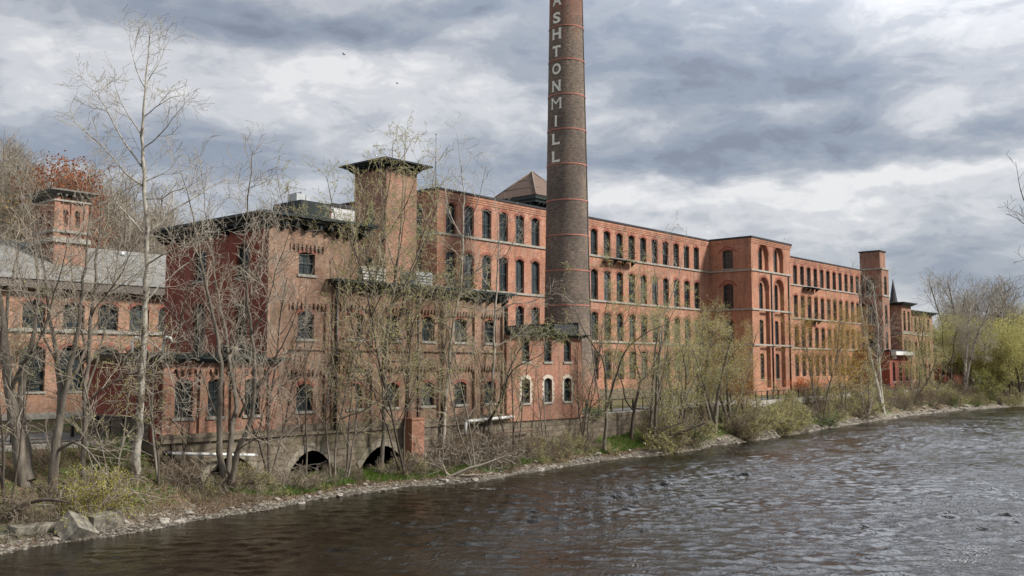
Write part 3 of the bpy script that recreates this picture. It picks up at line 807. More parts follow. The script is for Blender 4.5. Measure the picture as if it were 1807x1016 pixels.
def far_end():
    e = empty('stair_tower', (163.4, 60.2, 0), label='square brick stair tower with plain block top at the far end of the mill', cat='tower')
    m = MB(); X0, X1, Y0 = 163.4, 166.6, 60.2
    so = [(61.3, 62.9, 14.6 + 1.2, 18.6, .1), (61.3, 62.9, 10.8, 14.1, .1), (61.3, 62.9, 6.4, 9.5, .1)]
    wall(m, 'X', X0, Y0, 64.2, -.3, 20.1, so); fo = [(164.4, 165.6, 15.8, 19.0, .3), (164.4, 165.6, 10.8, 14.1, .3), (164.4, 165.6, 6.4, 9.5, .3)]
    wall(m, 'Y', Y0, X0, X1, -.3, 20.1, fo)
    m.face([(X1, Y0, -.3), (X1, 68, -.3), (X1, 68, 20.1), (X1, Y0, 20.1)])
    m.box(X0 + .3, X1 - .35, Y0 + .35, 64.0, 20.3, 23.2)
    m.build('wall', BR['tower'], e)
    t = MB()
    for z in (20.1, 15.5): t.box(X0 - .15, X1 + .15, Y0 - .15, 64.2, z, z + .22)
    t.build_each('stone_band', M_TRIMSTONE, e)
    r = MB(); r.box(X0 + .15, X1 - .2, Y0 + .2, 64.15, 23.2, 23.4); r.build('roof', M_TAR, e)
    for o in so: window(e, 'X', X0, o)
    for o in fo: window(e, 'Y', Y0, o, pale=True)

    def block(name, x0, x1, y0, y1, z, fops, sops, label, mat='tower', cor=True, cat='building'):
        e = empty(name, (x0, y0, 0), label=label, cat=cat)
        m = MB(); wall(m, 'Y', y0, x0, x1, -.3, z, fops); wall(m, 'X', x0, y0, y1, -.3, z, sops)
        m.face([(x1, y0, -.3), (x1, y1, -.3), (x1, y1, z), (x1, y0, z)]); m.build('wall', BR[mat], e)
        c = MB()
        if cor: cornice(c, x0, x1, y0, y1, z, .9, .5)
        else: c.box(x0 - .15, x1 + .15, y0 - .15, y1, z, z + .3)
        c.build('roof', M_GREEN if cor else M_TAR, e)
        s = MB()
        if z > 12:
            s.box(x0 - .12, x1, y0 - .12, y0, 9.3, 9.55); s.box(x0 - .12, x0, y0, y1, 9.3, 9.55); s.build_each('stone_band', M_TRIMSTONE, e)
        for o in fops: window(e, 'Y', y0, o)
        for o in sops: window(e, 'X', x0, o)
    w = 1.0
    block('brick_block', 168.8, 173.6, 59.0, 68, 14.2, [(c - .55, c + .55, a, b, .25) for c in (170.2, 172.3) for a, b in ((9.8, 13.3), (5.0, 8.3), (1.2, 4.2))], [], 'three storey brick block with dark overhanging eaves next to the far stair tower')
    block('brick_block', 173.9, 189, 60.4, 70, 13.2, [(c - .6, c + .6, a, b, .25) for c in [175.2 + 2.3 * i for i in range(6)] for a, b in ((9.9, 12.6), (5.3, 8.3), (1.3, 4.2))], [], 'last pale brick block of the mill row with flat dark eaves, farthest from the chimney')
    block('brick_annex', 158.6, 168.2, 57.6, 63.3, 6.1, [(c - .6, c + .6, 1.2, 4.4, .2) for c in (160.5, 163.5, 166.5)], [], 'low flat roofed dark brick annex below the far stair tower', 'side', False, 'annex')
    f = MB(); f.box(159.0, 167.6, 56.6, 57.45, 5.5, 6.1); f.box(159.6, 159.7, 56.9, 57.5, 4.9, 5.5); f.box(166.9, 167.0, 56.9, 57.5, 4.9, 5.5)
    tag(f.build('entrance_canopy', M_WHITE), 'white fascia canopy on the front of the low far annex', 'canopy')
    # low slate building beyond
    e = empty('slate_roof_house', (191, 60, 0), label='low brick building with dark slate roof at the far right end of the row', cat='building')
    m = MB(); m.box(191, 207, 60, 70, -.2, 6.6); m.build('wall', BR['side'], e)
    for c in (193, 196, 199, 202, 205): 
        g = MB(); g.box(c - .6, c + .6, 59.9, 59.99, 2, 4.6); g.build('window', M_GLASS, e)
    r = MB(); r.face([(190.5, 59.4, 6.5), (207.5, 59.4, 6.5), (207.5, 65, 10.2), (190.5, 65, 10.2)]); r.face([(190.5, 70.6, 6.5), (207.5, 70.6, 6.5), (207.5, 65, 10.2), (190.5, 65, 10.2)])
    r.face([(190.6, 59.6, 6.5), (190.6, 70.4, 6.5), (190.6, 65, 10.1)]); r.build('roof', M_TAR, e)
    # church spire far off
    p = atD(1577, 492, 330); b = atD(1577, 540, 330)
    e = empty('church_spire', (b.x, b.y, 0), label='tiny pointed grey church spire rising beyond the far end of the mill', cat='spire')
    s = MB(); ht = p.z; x, y = b.x, b.y
    s.box(x - 2.2, x + 2.2, y - 2.2, y + 2.2, 0, ht - 12.4); s.build('wall', M_CONC, e)
    s = MB(); s.tube([(x, y, ht - 12.4), (x, y, ht - 11), (x, y, ht - 4), (x, y, ht)], [2.6, 1.9, .75, .05], 8); s.build('roof', M_TAR, e)
    for dx in (-1.8, 1.8):
        for dy in (-1.8, 1.8):
            s = MB(); s.tube([(x + dx, y + dy, ht - 12.4), (x + dx, y + dy, ht - 9)], [.5, .05], 4); s.build('pinnacle', M_CONC, e)


far_end()


# ---- the tall chimney
CHX, CHY, CHH = 69.15, 54.0, 47.0


def ch_r(z):
    r = 2.27 - .0190 * z
    if z < 7: r += .75 * ((7 - z) / 7) ** 1.5
    return r


def chimney():
    e = empty('factory_chimney', (CHX, CHY, 0), label='very tall round dark brick chimney with red rings and white letters down its side', cat='chimney')
    K = 64; zs = [-.3, 0, 1, 2, 3, 4, 5] + list(range(7, 46, 2)) + [45.3, 45.4, 46.2, 46.3, 47]
    V = []; U = []
    for z in zs:
        r = ch_r(z) + (.25 if 45.35 < z < 46.25 else .4 if z >= 46.25 else 0)
        for q in range(K):
            t = 2 * math.pi * q / K; V.append((CHX + r * math.cos(t), CHY + r * math.sin(t), z))
    f = []
    for j in range(len(zs) - 1):
        for q in range(K): f.append([j * K + q, j * K + (q + 1) % K, (j + 1) * K + (q + 1) % K, (j + 1) * K + q])
    me = fastmesh('shaft', np.array(V), np.array(f), M_CHIM, smooth=True)
    l = me.uv_layers.new(name='UVMap'); uv = []
    for j in range(len(zs) - 1):
        for q in range(K):
            for (qq, jj) in ((q, j), (q + 1, j), (q + 1, j + 1), (q, j + 1)): uv += [qq / K * 2 * math.pi * 1.95, zs[jj]]
    l.data.foreach_set('uv', uv)
    link('shaft', me, e)
    # pink-red painted rings; their heights measured on the photograph
    for py in (41, 101, 163, 225, 287, 351, 413.5, 476, 538, -21, -83):
        D = math.cos(TH) * CHX + math.sin(TH) * CHY - 1.9
        z = atD(1001, py, D).z; r0 = ch_r(z) + .035
        b = MB()
        for q in range(K):
            t0, t1 = 2 * math.pi * q / K, 2 * math.pi * (q + 1) / K
            c = [(CHX + (r0 + dr) * math.cos(t), CHY + (r0 + dr) * math.sin(t), z + dz) for t in (t0, t1) for dr in (-.1, 0) for dz in (-.055, .055)]
            b.face([c[2], c[6], c[7], c[3]]); b.face([c[3], c[7], c[5], c[1]]); b.face([c[2], c[6], c[4], c[0]])
        b.build('ring', M_BAND, e)
    # iron lightning strap down the right-hand side
    right = Vector((math.sin(TH), -math.cos(TH), 0)); tocam = Vector((-CHX, -CHY, 0)).normalized()
    dirn = (right * .92 + tocam * .39).normalized()
    b = MB(); b.tube([(CHX + dirn.x * (ch_r(z) + .03), CHY + dirn.y * (ch_r(z) + .03), z) for z in (0, 2, 4, 6, 15, 25, 35, 45)], .035, 4); b.build('lightning_strap', M_BLACK, e)
    # letters, wrapped round the shaft
    base_t = math.atan2(-CHY, -CHX)
    rows = [('A', 16), ('S', 29.5), ('H', 58), ('T', 89), ('O', 120.5), ('N', 150.5), ('M', 181.5), ('I', 213), ('L', 245), ('L', 276)]
    rows[0] = ('A', -2)
    for ch, py in rows:
        D = math.cos(TH) * CHX + math.sin(TH) * CHY - 1.5
        zc = atD(981, py, D).z; hgt = 20 / F * (D * 1.02)
        cu = bpy.data.curves.new('letter', 'FONT'); cu.body = ch; cu.align_x = 'CENTER'; cu.align_y = 'CENTER'
        cu.size = hgt / .70; cu.offset = 0.0 if ch == 'M' else .042 * hgt; cu.resolution_u = 6
        to = bpy.data.objects.new('letter', cu); COL.objects.link(to)
        dg = bpy.context.evaluated_depsgraph_get(); me0 = bpy.data.meshes.new_from_object(to.evaluated_get(dg))
        bpy.data.objects.remove(to)
        import bmesh
        bm = bmesh.new(); bm.from_mesh(me0)
        xs = [v.co.x for v in bm.verts]; ys = [v.co.y for v in bm.verts]
        mx, my = (min(xs) + max(xs)) / 2, (min(ys) + max(ys)) / 2
        for cut in np.linspace(min(xs), max(xs), 9)[1:-1]:
            bmesh.ops.bisect_plane(bm, geom=bm.verts[:] + bm.edges[:] + bm.faces[:], plane_co=(cut, 0, 0), plane_no=(1, 0, 0))
        # small slab serifs, as on the painted letters
        slab = {'H': (-1, 1), 'N': (-1, 1), 'M': (-1, 1), 'I': (0,), 'L': (-1,), 'T': (0,)}
        sc = hgt / max(.01, (max(ys) - min(ys))); wd = max(xs) - min(xs)
        want = {'M': 1.02, 'N': .88, 'H': .90, 'O': .90, 'T': .84, 'S': .80, 'A': .95, 'I': .22, 'L': .80}[ch] * hgt
        sx = want / wd
        L_ = [((v.co.x - mx) * sx, (v.co.y - my) * sc) for v in bm.verts]
        faces = [[v.index for v in fc.verts] for fc in bm.faces]
        bm.verts.index_update()
        faces = [[v.index for v in fc.verts] for fc in bm.faces]
        def bar(xc, yc, w, h):
            i = len(L_); n = 4
            for q in range(n + 1):
                xx = xc - w / 2 + w * q / n; L_.append((xx, yc - h / 2)); L_.append((xx, yc + h / 2))
            for q in range(n): faces.append([i + 2 * q, i + 2 * q + 2, i + 2 * q + 3, i + 2 * q + 1])
        for sgn in slab.get(ch, ()):
            for top in (-1, 1):
                if ch == 'T' and top == 1: continue
                xc = sgn * (want / 2 - .09 * hgt)
                bar(xc, top * (hgt / 2 - .035 * hgt), .30 * hgt, .07 * hgt)
        if ch == 'L': bar(want / 2 - .04 * hgt, -hgt / 2 + .13 * hgt, .08 * hgt, .26 * hgt)
        if ch == 'T':
            for sgn in (-1, 1): bar(sgn * (want / 2 - .035 * hgt), hgt / 2 - .12 * hgt, .07 * hgt, .24 * hgt)
        W = []
        for (x, y) in L_:
            z = zc + y; r = ch_r(z) + .03
            t = base_t - R(33.5) + x / ch_r(z)
            W.append((CHX + r * math.cos(t), CHY + r * math.sin(t), z))
        me = bpy.data.meshes.new('letter'); me.from_pydata(W, [], faces); me.materials.append(M_LETTER)
        link('letter', me, e); bm.free()


chimney()


# ---- riverside buildings
def corbels(mb, ax, c, s0, s1, z, n, h=.34, d=.12):
    """row of stepped brick pendants under a panel head"""
    m = mapper(ax, c); st = (s1 - s0) / n
    mb2 = mb
    for i in range(n + 1):
        s = s0 + st * i
        for (w, hh, dd) in ((st * .62, h * .45, d), (st * .40, h * .75, d * .8), (st * .2, h, d * .6)):
            P = [m(s - w / 2, -dd, z - hh), m(s + w / 2, -dd, z - hh), m(s - w / 2, 0, z - hh), m(s + w / 2, 0, z - hh),
                 m(s - w / 2, -dd, z), m(s + w / 2, -dd, z), m(s - w / 2, 0, z), m(s + w / 2, 0, z)]
            mb2.hexa(P)


def riverside():
    # tall block (three floors)
    Y = 43.0; X0, X1, Z = 29.4, 35.5, 11.2
    e = empty('corner_building', (X0, Y, 0), label='three storey brick corner building with deep red side wall and overhanging dark eaves', cat='building')
    m = MB(); fo = [(31.42, 32.5, 8.55, 9.78, .12), (31.42, 32.5, 5.05, 6.58, .2), (31.42, 32.5, 1.15, 2.62, .2)]
    wall(m, 'Y', Y, X0, X1, -.1, Z, fo, .22)
    m.face([(X1, Y, -.1), (X1, 53.4, -.1), (X1, 53.4, Z), (X1, Y, Z)]); m.face([(X0, 53.4, -.1), (X1, 53.4, -.1), (X1, 53.4, Z), (X0, 53.4, Z)])
    m.box(30.2, 33.9, Y - .12, Y - .001, 4.45, 4.62)
    for xa, xb, zb in ((X0, 30.7, Z), (33.2, 33.85, 8.3)): m.box(xa, xb, Y - .14, Y - .001, .2, zb)
    m.box(30.7, 33.2, Y - .14, Y - .001, 10.15, 11.0); m.box(30.7, 33.2, Y - .14, Y - .001, 6.95, 7.35); m.box(30.7, 33.2, Y - .14, Y - .001, 3.35, 4.3)
    for zc in (10.15, 6.95, 3.35): corbels(m, 'Y', Y - .02, 30.85, 33.05, zc, 8)
    m.build('wall', BR['front'], e)
    s = MB(); so = [(44.7, 45.9, 8.4, 10.2, .2), (44.7, 45.9, 3.7, 7.1, .25), (48.9, 50.2, 8.4, 10.2, .2), (48.9, 50.2, 3.7, 7.1, .25)]
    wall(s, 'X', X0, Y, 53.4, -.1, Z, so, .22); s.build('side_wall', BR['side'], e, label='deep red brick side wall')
    h = MB(); hoods(h, 'Y', Y, fo, .2, .02); hoods(h, 'X', X0, so, .2, .02); h.build_each('window_arch', M_REDDARK, e)
    c = MB(); cornice(c, X0, X1, Y, 53.4, Z, .85, .45); c.build('roof', M_GREEN, e)
    b = MB(); brackets(b, 'Y', Y, X0, X1, Z, .7, .6, .5); brackets(b, 'X', X0, Y, 53.4, Z, .7, .6, .5); b.build_each('eave_bracket', M_GREEN, e)
    st = MB(); st.box(X0 - .05, 33.85, Y - .2, Y, -.1, .45); st.build('stone_base', M_STONE, e)
    for o in fo: window(e, 'Y', Y, o, .22, 2, 3)
    for o in so: window(e, 'X', X0, o, .22, 2, 4)

    # one storey range at the left
    X0, X1, Y = 23.5, 29.9, 42.75; Z = 3.72
    e = empty('brick_outbuilding', (X0, Y, 0), label='single storey brick range with dark green eaves and three tall windows at the river wall', cat='building')
    m = MB(); fo = [(a, b, 1.08, 2.92, .12) for a, b in ((24.2, 25.15), (25.98, 26.88), (28.05, 28.98))]
    wall(m, 'Y', Y, X0, X1, -.1, Z, fo, .2)
    for xa, xb in ((X0, 23.85), (25.45, 25.75), (27.2, 27.75), (29.4, X1)): m.box(xa, xb, Y - .14, Y - .001, .1, 3.4)
    m.box(X0, X1, Y - .14, Y - .001, 3.4, Z)
    for a, b in ((23.95, 25.35), (25.85, 27.1), (27.85, 29.3)): corbels(m, 'Y', Y - .02, a, b, 3.4, 4, .26)
    m.build('wall', BR['low'], e)
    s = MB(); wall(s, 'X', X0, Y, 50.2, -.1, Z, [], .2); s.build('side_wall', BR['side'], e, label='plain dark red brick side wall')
    pl = MB(); pl.box(X0 - .06, X0 - .001, Y + 1.0, 50.2, -.1, 1.1); pl.box(X0 - .05, X1, Y - .2, Y, -.1, .3); pl.build('stone_base', M_STONE, e)
    c = MB(); cornice(c, X0, X1 - .1, Y, 50.2, Z, .6, .28); c.box(X0 + .2, X1 - .2, Y + .3, 50.2, Z + .28, Z + .5); c.build('roof', M_GREEN, e)
    for o in fo: window(e, 'Y', Y, o, .2, 2, 3)
    for (x, y) in ((25.3, 49.2), (26.2, 47.6)):
        v = MB(); v.tube([(x, y, 4.1), (x, y, 4.95), (x + .12, y - .1, 5.1), (x + .3, y - .2, 5.05), (x + .34, y - .22, 4.85)], .08, 8)
        tag(v.build('vent_pipe', M_WHITE), 'white gooseneck vent pipe on the low roof, %s one' % ('left' if x < 25.5 else 'right'), 'pipe', 'vent pipes on the low roof')
    v = MB(); v.box(28.2, 29.3, 44.2, 45.6, 4.25, 4.7); tag(v.build('roof_vent_box', M_TAR), 'low dark metal duct box on the low roof beside the red side wall', 'duct')

    # two storey range with corbelled panels
    X0, X1, Y, Z = 33.85, 47.8, 42.85, 7.95
    e = empty('riverside_workshop', (X0, Y, 0), label='two storey riverside brick range with corbelled wall panels and vines over its eaves', cat='building')
    m = MB(); cs = [35.3, 38.1, 41.0, 43.85, 46.6]
    fo = [(c - .54, c + .54, 5.1, 6.6, .14) for c in cs] + [(c - .54, c + .54, 1.18, 2.6, .2) for c in cs]
    wall(m, 'Y', Y, X0, X1, -.1, Z, fo, .24); m.face([(X0, Y, 0), (X0, 55, 0), (X0, 55, Z), (X0, Y, Z)])
    edges = [X0] + [(a + b) / 2 for a, b in zip(cs[:-1], cs[1:])] + [X1]
    for i, x in enumerate(edges):
        w = .26 if 0 < i < 5 else .14
        m.box(x - (w if i else 0), x + (w if i < 5 else 0), Y - .16, Y - .001, .2, 7.5)
    for a, b in zip(edges[:-1], edges[1:]):
        for z0, z1 in ((3.55, 4.3), (7.0, 7.8)): m.box(a + .26, b - .26, Y - .14, Y - .001, z0, z1)
        for zc in (7.0, 3.55): corbels(m, 'Y', Y - .02, a + .36, b - .36, zc, 8)
    m.box(X0, X1, Y - .15, Y - .001, 4.45, 4.6)
    m.build('wall', BR['front'], e)
    h = MB(); hoods(h, 'Y', Y, fo, .18, .02); h.build_each('window_arch', M_REDDARK, e)
    c = MB(); cornice(c, X0 + .1, X1, Y, 57, Z, .7, .45); c.build('roof', M_GREEN, e)
    b = MB(); brackets(b, 'Y', Y, X0 + .3, X1, Z, .7, .5, .4); b.build_each('eave_bracket', M_GREEN, e)
    st = MB(); st.box(X0, X1, Y - .22, Y, -.1, .42); st.build('stone_base', M_STONE, e)
    for o in fo: window(e, 'Y', Y, o, .24, 2, 3)
    for x in (33.75, edges[2] + .36):
        d = MB(); d.tube([(x, Y - .26, .3), (x, Y - .26, 7.9)], .07, 6); d.build('downpipe', M_BLACK, e)
    # air-handling units with slatted sides on that roof
    for i, (px, py, w) in enumerate(((650, 488, 2.0), (738, 496, 1.6))):
        p = onY(px, py, 46.5); a = empty('air_conditioner', (p.x - w / 2, 46, 8.4), label=('pale slatted air conditioning unit on the workshop roof, the one with white louvres' if i == 0 else 'grey slatted air conditioning unit on the workshop roof, nearer the mill'), cat='air conditioner')
        q = MB(); q.box(p.x - w / 2, p.x + w / 2, 46, 47.4, 8.4, 9.75); q.build('casing', M_GALV if i else M_CONC, a)
        q = MB()
        for k in range(6): q.box(p.x - w / 2 + .06, p.x + w / 2 - .06, 45.92, 45.99, 8.55 + k * .19, 8.65 + k * .19)
        q.build('louvre', M_WHITE if i == 0 else M_GALV, a)

    # low annex right against the chimney
    X0, X1, Y, Z = 47.95, 56.2, 42.6, 5.62
    e = empty('brick_annex', (X0, Y, 0), label='small two storey red brick annex with white painted lower window surrounds before the chimney', cat='annex')
    m = MB(); cs = [49.9, 52.28, 54.5]
    fo = [(c - .4, c + .4, 3.9, 5.42, .1) for c in cs] + [(c - .42, c + .42, 1.1, 2.76, .18) for c in cs]
    wall(m, 'Y', Y, X0, X1, -.1, Z, fo, .2); m.face([(X1, Y, -.1), (X1, 50, -.1), (X1, 50, Z), (X1, Y, Z)]); m.face([(X0, Y, 0), (X0, 50, 0), (X0, 50, Z), (X0, Y, Z)])
    m.build('wall', BR['low'], e)
    for c in cs:
        s = MB(); hoods(s, 'Y', Y, [(c - .42, c + .42, 1.1, 2.76, .18)], .24, .03)
        for k in range(9):
            wd = .26 if k % 2 else .16
            for sg in (-1, 1):
                xa, xb = sorted((c + sg * .43, c + sg * (.43 + wd))); s.box(xa, xb, Y - .025, Y - .001, 1.1 + k * .165, 1.1 + (k + 1) * .165 - .003)
        s.build('window_surround', M_WHITEBRICK, e)
    c = MB(); cornice(c, X0 + .5, X1, Y, 50, Z, .5, .22); c.build('roof', M_GREEN, e)
    p = MB(); p.box(53.4, X1 - .1, Y + .3, 49, Z + .22, Z + .95); p.box(X1 - .1, X1 + .0, Y + .25, 49, Z + .22, Z + 1.15); p.build('parapet', M_TAR, e)
    for o in fo: window(e, 'Y', Y, o, .2, 2, 3)

    # plain tower
    x0, y0, w, d = 50.8, 58.2, 3.45, 4.2
    e = empty('brick_tower', (x0, y0, 0), label='plain square brick tower with broad flat dark green eaves rising left of the mill', cat='tower')
    zt = onY(681, 290, y0).z; x0 = onY(681, 400, y0).x; x1 = onY(735, 400, y0).x; y1 = onX(625, 400, x0).y
    m = MB(); so = [((y0 + y1) / 2 - .55, (y0 + y1) / 2 + .45, 14.3, 16.9, .2), ((y0 + y1) / 2 - .55, (y0 + y1) / 2 + .45, 9.9, 12.4, .2)]
    wall(m, 'X', x0, y0, y1, 0, zt, so); wall(m, 'Y', y0, x0, x1, 0, zt, [])
    m.face([(x1, y0, 0), (x1, y1, 0), (x1, y1, zt), (x1, y0, zt)]); m.face([(x0, y1, 0), (x1, y1, 0), (x1, y1, zt), (x0, y1, zt)]); m.build('wall', BR['tower'], e)
    c = MB(); cornice(c, x0, x1, y0, y1, zt, .95, .4); c.face([(x0 - .95, y0 - .95, zt + .4), (x1 + .95, y0 - .95, zt + .4), ((x0 + x1) / 2, (y0 + y1) / 2, zt + .95)])
    c.face([(x0 - .95, y0 - .95, zt + .4), (x0 - .95, y1 + .95, zt + .4), ((x0 + x1) / 2, (y0 + y1) / 2, zt + .95)]); c.build('roof', M_GREEN, e)
    b = MB(); brackets(b, 'Y', y0, x0 + .1, x1 - .1, zt, .55, .7, .35, .1); brackets(b, 'X', x0, y0 + .1, y1 - .1, zt, .55, .7, .35, .1); b.build_each('eave_bracket', M_GREEN, e)
    for o in so: window(e, 'X', x0, o, .25, 2, 4, pale=True)

    # link block with the white panel wall and rooftop machinery
    e = empty('link_building', (42, 57, 0), label='plain brick link building with a pale panel wall seen above the corner roof', cat='building')
    a = onY(550, 368, 57); b_ = onY(585, 366, 57); c_ = onY(626, 356, 57)
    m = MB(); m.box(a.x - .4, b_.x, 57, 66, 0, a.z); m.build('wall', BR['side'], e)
    m = MB(); m.box(b_.x + .01, c_.x, 57, 66, 0, b_.z + .1); m.build('panel_wall', plain('pale_panel', (.50, .50, .50), .7, .1), e, label='pale grey panel wall')
    m = MB(); m.box(a.x - .5, b_.x + .1, 56.9, 66, a.z, a.z + .2); m.box(b_.x + .1, c_.x + .05, 56.9, 66, b_.z + .1, b_.z + .35); m.build('roof', M_TAR, e)
    p = onY(497, 400, 52); q = onY(550, 366, 52)
    v = MB(); v.box(p.x, q.x, 50, 53, 11.3, q.z); tag(v.build('plant_enclosure', M_GREEN), 'dark green louvred machinery box on the corner building roof', 'machinery')
    p = onY(507, 362, 52); q = onY(525, 346, 52)
    v = MB(); v.box(p.x, q.x - .1, 51, 52, p.z - .6, q.z); v.box(p.x + .35, q.x - .45, 50.95, 52.05, q.z, q.z + .12); v.box(q.x - .05, q.x + .25, 51, 52, p.z - .6, q.z - .05)
    tag(v.build('exhaust_unit', M_GALV), 'pale metal exhaust unit on top of the dark green machinery box', 'machinery')


riverside()


def left_building():
    Y = 66.0; X0, X1, Z = 8, 44, 8.75
    e = empty('slate_roof_building', (X0, Y, 0), label='long brick building with grey slate roof and arched windows at the far left', cat='building')
    m = MB()
    cs = [onY(px, 560, Y).x for px in (-20, 60, 130, 191, 246, 296)]
    fo = [(c - .95, c + .95, 6.1, 8.05, .5) for c in cs] + [(c - .95, c + .95, 6.1 - 4.05, 5.2, .4) for c in cs]
    fo = [(c - .74, c + .74, 6.1, 8.0, .38) for c in cs if c < 43] + [(c - .85, c + .85, 1.9, 5.0, .4) for c in cs if c < 43]
    fo = [(a, b, z0, z1 + .0, r) for a, b, z0, z1, r in fo]
    wall(m, 'Y', Y, X0, X1, -.2, Z, fo, .3); m.build('wall', BR['left'], e)
    h = MB(); hoods(h, 'Y', Y, fo, .25); h.build_each('window_arch', M_REDDARK, e)
    s = MB(); s.box(X0, X1, Y - .15, Y, 5.85, 6.05); s.box(X0, X1, Y - .1, Y, -.2, .5); s.build_each('sill_course', M_TRIMSTONE, e)
    c = MB(); c.box(X0 - .5, X1, Y - .7, Y + .3, Z, Z + .55); brackets(c, 'Y', Y, X0, X1, Z, 1.0, .55, .35); c.build('eaves', plain('weathered_eaves', (.13, .11, .10), .8), e)
    r = MB(); r.face([(X0 - 1, Y - .8, Z + .55), (X1, Y - .8, Z + .55), (X1, Y + 7, Z + 3.9), (X0 - 1, Y + 7, Z + 3.9)])
    r.face([(X0 - 1, Y + 15, Z + .55), (X1, Y + 15, Z + .55), (X1, Y + 7, Z + 3.9), (X0 - 1, Y + 7, Z + 3.9)]); ro = r.build('roof', M_SLATE, e)
    v = MB(); p = onY(214, 452, Y + 6); v.tube([(p.x, p.y, p.z - 1.2), (p.x, p.y, p.z)], [.25, .25], 8); v.tube([(p.x, p.y, p.z), (p.x, p.y, p.z + .35)], [.38, .3], 8); v.build('roof_vent', M_GALV, ro, loc=(0, 0, 0))
    for o in fo: window(e, 'Y', Y, o, .3, 3, 4)
    # campanile-like tower
    y0 = 68.5; x0 = onY(97, 400, y0).x; x1 = onY(154, 400, y0).x; y1 = onX(61, 400, x0).y; zt = onY(97, 345, y0).z
    e = empty('brick_tower', (x0, y0, 0), label='square brick tower with pale stone bands and bracketed cap at the far left', cat='tower')
    zb = onY(97, 420, y0).z
    m = MB(); ax, bx = x0, x1; w3 = (bx - ax); n1, n2 = ax + w3 * .36, ax + w3 * .64
    fo = [(ax + w3 * .22, ax + w3 * .40, zb + .9, zt - .9, .2), (ax + w3 * .58, ax + w3 * .76, zb + .9, zt - .9, .2)]
    wd = y1 - y0; so = [(y0 + wd * .22, y0 + wd * .40, zb + .9, zt - .9, .2), (y0 + wd * .58, y0 + wd * .76, zb + .9, zt - .9, .2)]
    wall(m, 'Y', y0, ax, bx, 0, zt, fo, .3); wall(m, 'X', ax, y0, y1, 0, zt, so, .3)
    m.face([(bx, y0, 0), (bx, y1, 0), (bx, y1, zt), (bx, y0, zt)]); m.face([(ax, y1, 0), (bx, y1, 0), (bx, y1, zt), (ax, y1, zt)])
    m.box(ax - .12, ax + w3 * .12, y0 - .12, y0 - .001, zb, zt); m.box(bx - w3 * .12, bx, y0 - .12, y0 - .001, zb, zt)
    m.box(ax + w3 * .46, ax + w3 * .52, y0 - .1, y0 - .001, zb, zt)
    m.face([(ax + .3, y0 + .3, zb), (bx - .1, y0 + .3, zb), (bx - .1, y0 + .3, zt), (ax + .3, y0 + .3, zt)])
    m.face([(ax + .31, y0 + .3, zb), (ax + .31, y1 - .3, zb), (ax + .31, y1 - .3, zt), (ax + .31, y0 + .3, zt)])
    m.build('wall', BR['low'], e)
    b = MB()
    for z, t in ((zb - .25, .35), (zb + .45, .18), (zt - .35, .12)): b.box(ax - .2, bx + .2, y0 - .2, y1 + .2, z, z + t)
    b.build_each('stone_band', M_TRIMSTONE, e)
    c = MB(); cornice(c, ax, bx, y0, y1, zt + .15, .6, .3); brackets(c, 'Y', y0 - .01, ax, bx, zt + .15, .5, .4, .35); brackets(c, 'X', ax - .01, y0, y1, zt + .15, .5, .4, .35)
    c.face([(ax - .6, y0 - .6, zt + .45), (bx + .6, y0 - .6, zt + .45), ((ax + bx) / 2, (y0 + y1) / 2, zt + .9)]); c.face([(ax - .6, y0 - .6, zt + .45), (ax - .6, y1 + .6, zt + .45), ((ax + bx) / 2, (y0 + y1) / 2, zt + .9)])
    c.build('roof', plain('cap_lead', (.16, .15, .13), .8), e)


left_building()


# ---- river wall with culvert arches, rails, pipes
def river_wall():
    e = empty('river_wall', (23.3, 42.9, -3), label='old rubble stone river wall with dark culvert arches under the brick buildings', cat='wall')
    m = MB()
    ops = [(25.8, 28.9, -2.9, -.92, 1.2), (30.7, 33.8, -2.9, -.95, 1.2), (35.6, 39.0, -2.9, -1.0, 1.2)]
    wall(m, 'Y', 42.7, 23.3, 57.2, -3.2, -.1, ops, 2.5)
    m.box(23.3, 57.2, 42.62, 43.2, -.1, .02); m.face([(23.3, 42.7, -3.2), (23.3, 46, -3.2), (23.3, 46, -.1), (23.3, 42.7, -.1)])
    m.build('wall', M_STONE, e)
    v = MB(); hoods(v, 'Y', 42.7, ops, .4, .06); v.build_each('arch_ring', stone_mat('arch_stone', (.24, .21, .16), (.33, .29, .23), .5, .45), e)
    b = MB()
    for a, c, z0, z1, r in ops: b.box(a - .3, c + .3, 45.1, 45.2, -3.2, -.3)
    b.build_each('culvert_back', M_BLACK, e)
    m = MB(); X = [57.2, 63, 70, 76, 82, 88]
    for a, b in zip(X[:-1], X[1:]):
        ea, eb = interp(a, EDGE) - .12, interp(b, EDGE) - .12
        m.face([(a, ea, -3), (b, eb, -3), (b, eb, .02), (a, ea, .02)])
    tag(m.build('stone_retaining_wall', M_STONE), 'low stone retaining wall under the railed path right of the chimney', 'wall')


river_wall()


def rail_run(pts, label, sp=1.6, h=1.05):
    p0 = pts[0]; e = empty('railing', (p0[0], p0[1], 0), label=label, cat='railing', group='black railings along the river path')
    r = MB()
    for z in (.15, h): r.tube([(x, y, z) for x, y in pts], .035 if z > .5 else .025, 5)
    r.build('rail', M_BLACK, e)
    L = 0; segs = []
    for (a, b) in zip(pts[:-1], pts[1:]): segs.append((L, a, b)); L += math.dist(a, b)
    def at(d):
        for (s, a, b) in reversed(segs):
            if d >= s: t = (d - s) / math.dist(a, b); return a[0] + (b[0] - a[0]) * t, a[1] + (b[1] - a[1]) * t
    n = int(L / sp); pm = None
    for i in range(n + 1):
        x, y = at(min(L * i / n, L - 1e-4)); w = .07 if i % 2 == 0 else .03
        m = MB(); m.box(x - w, x + w, y - w, y + w, 0, h + (.05 if w > .05 else 0)); m.build('post', M_BLACK, e)


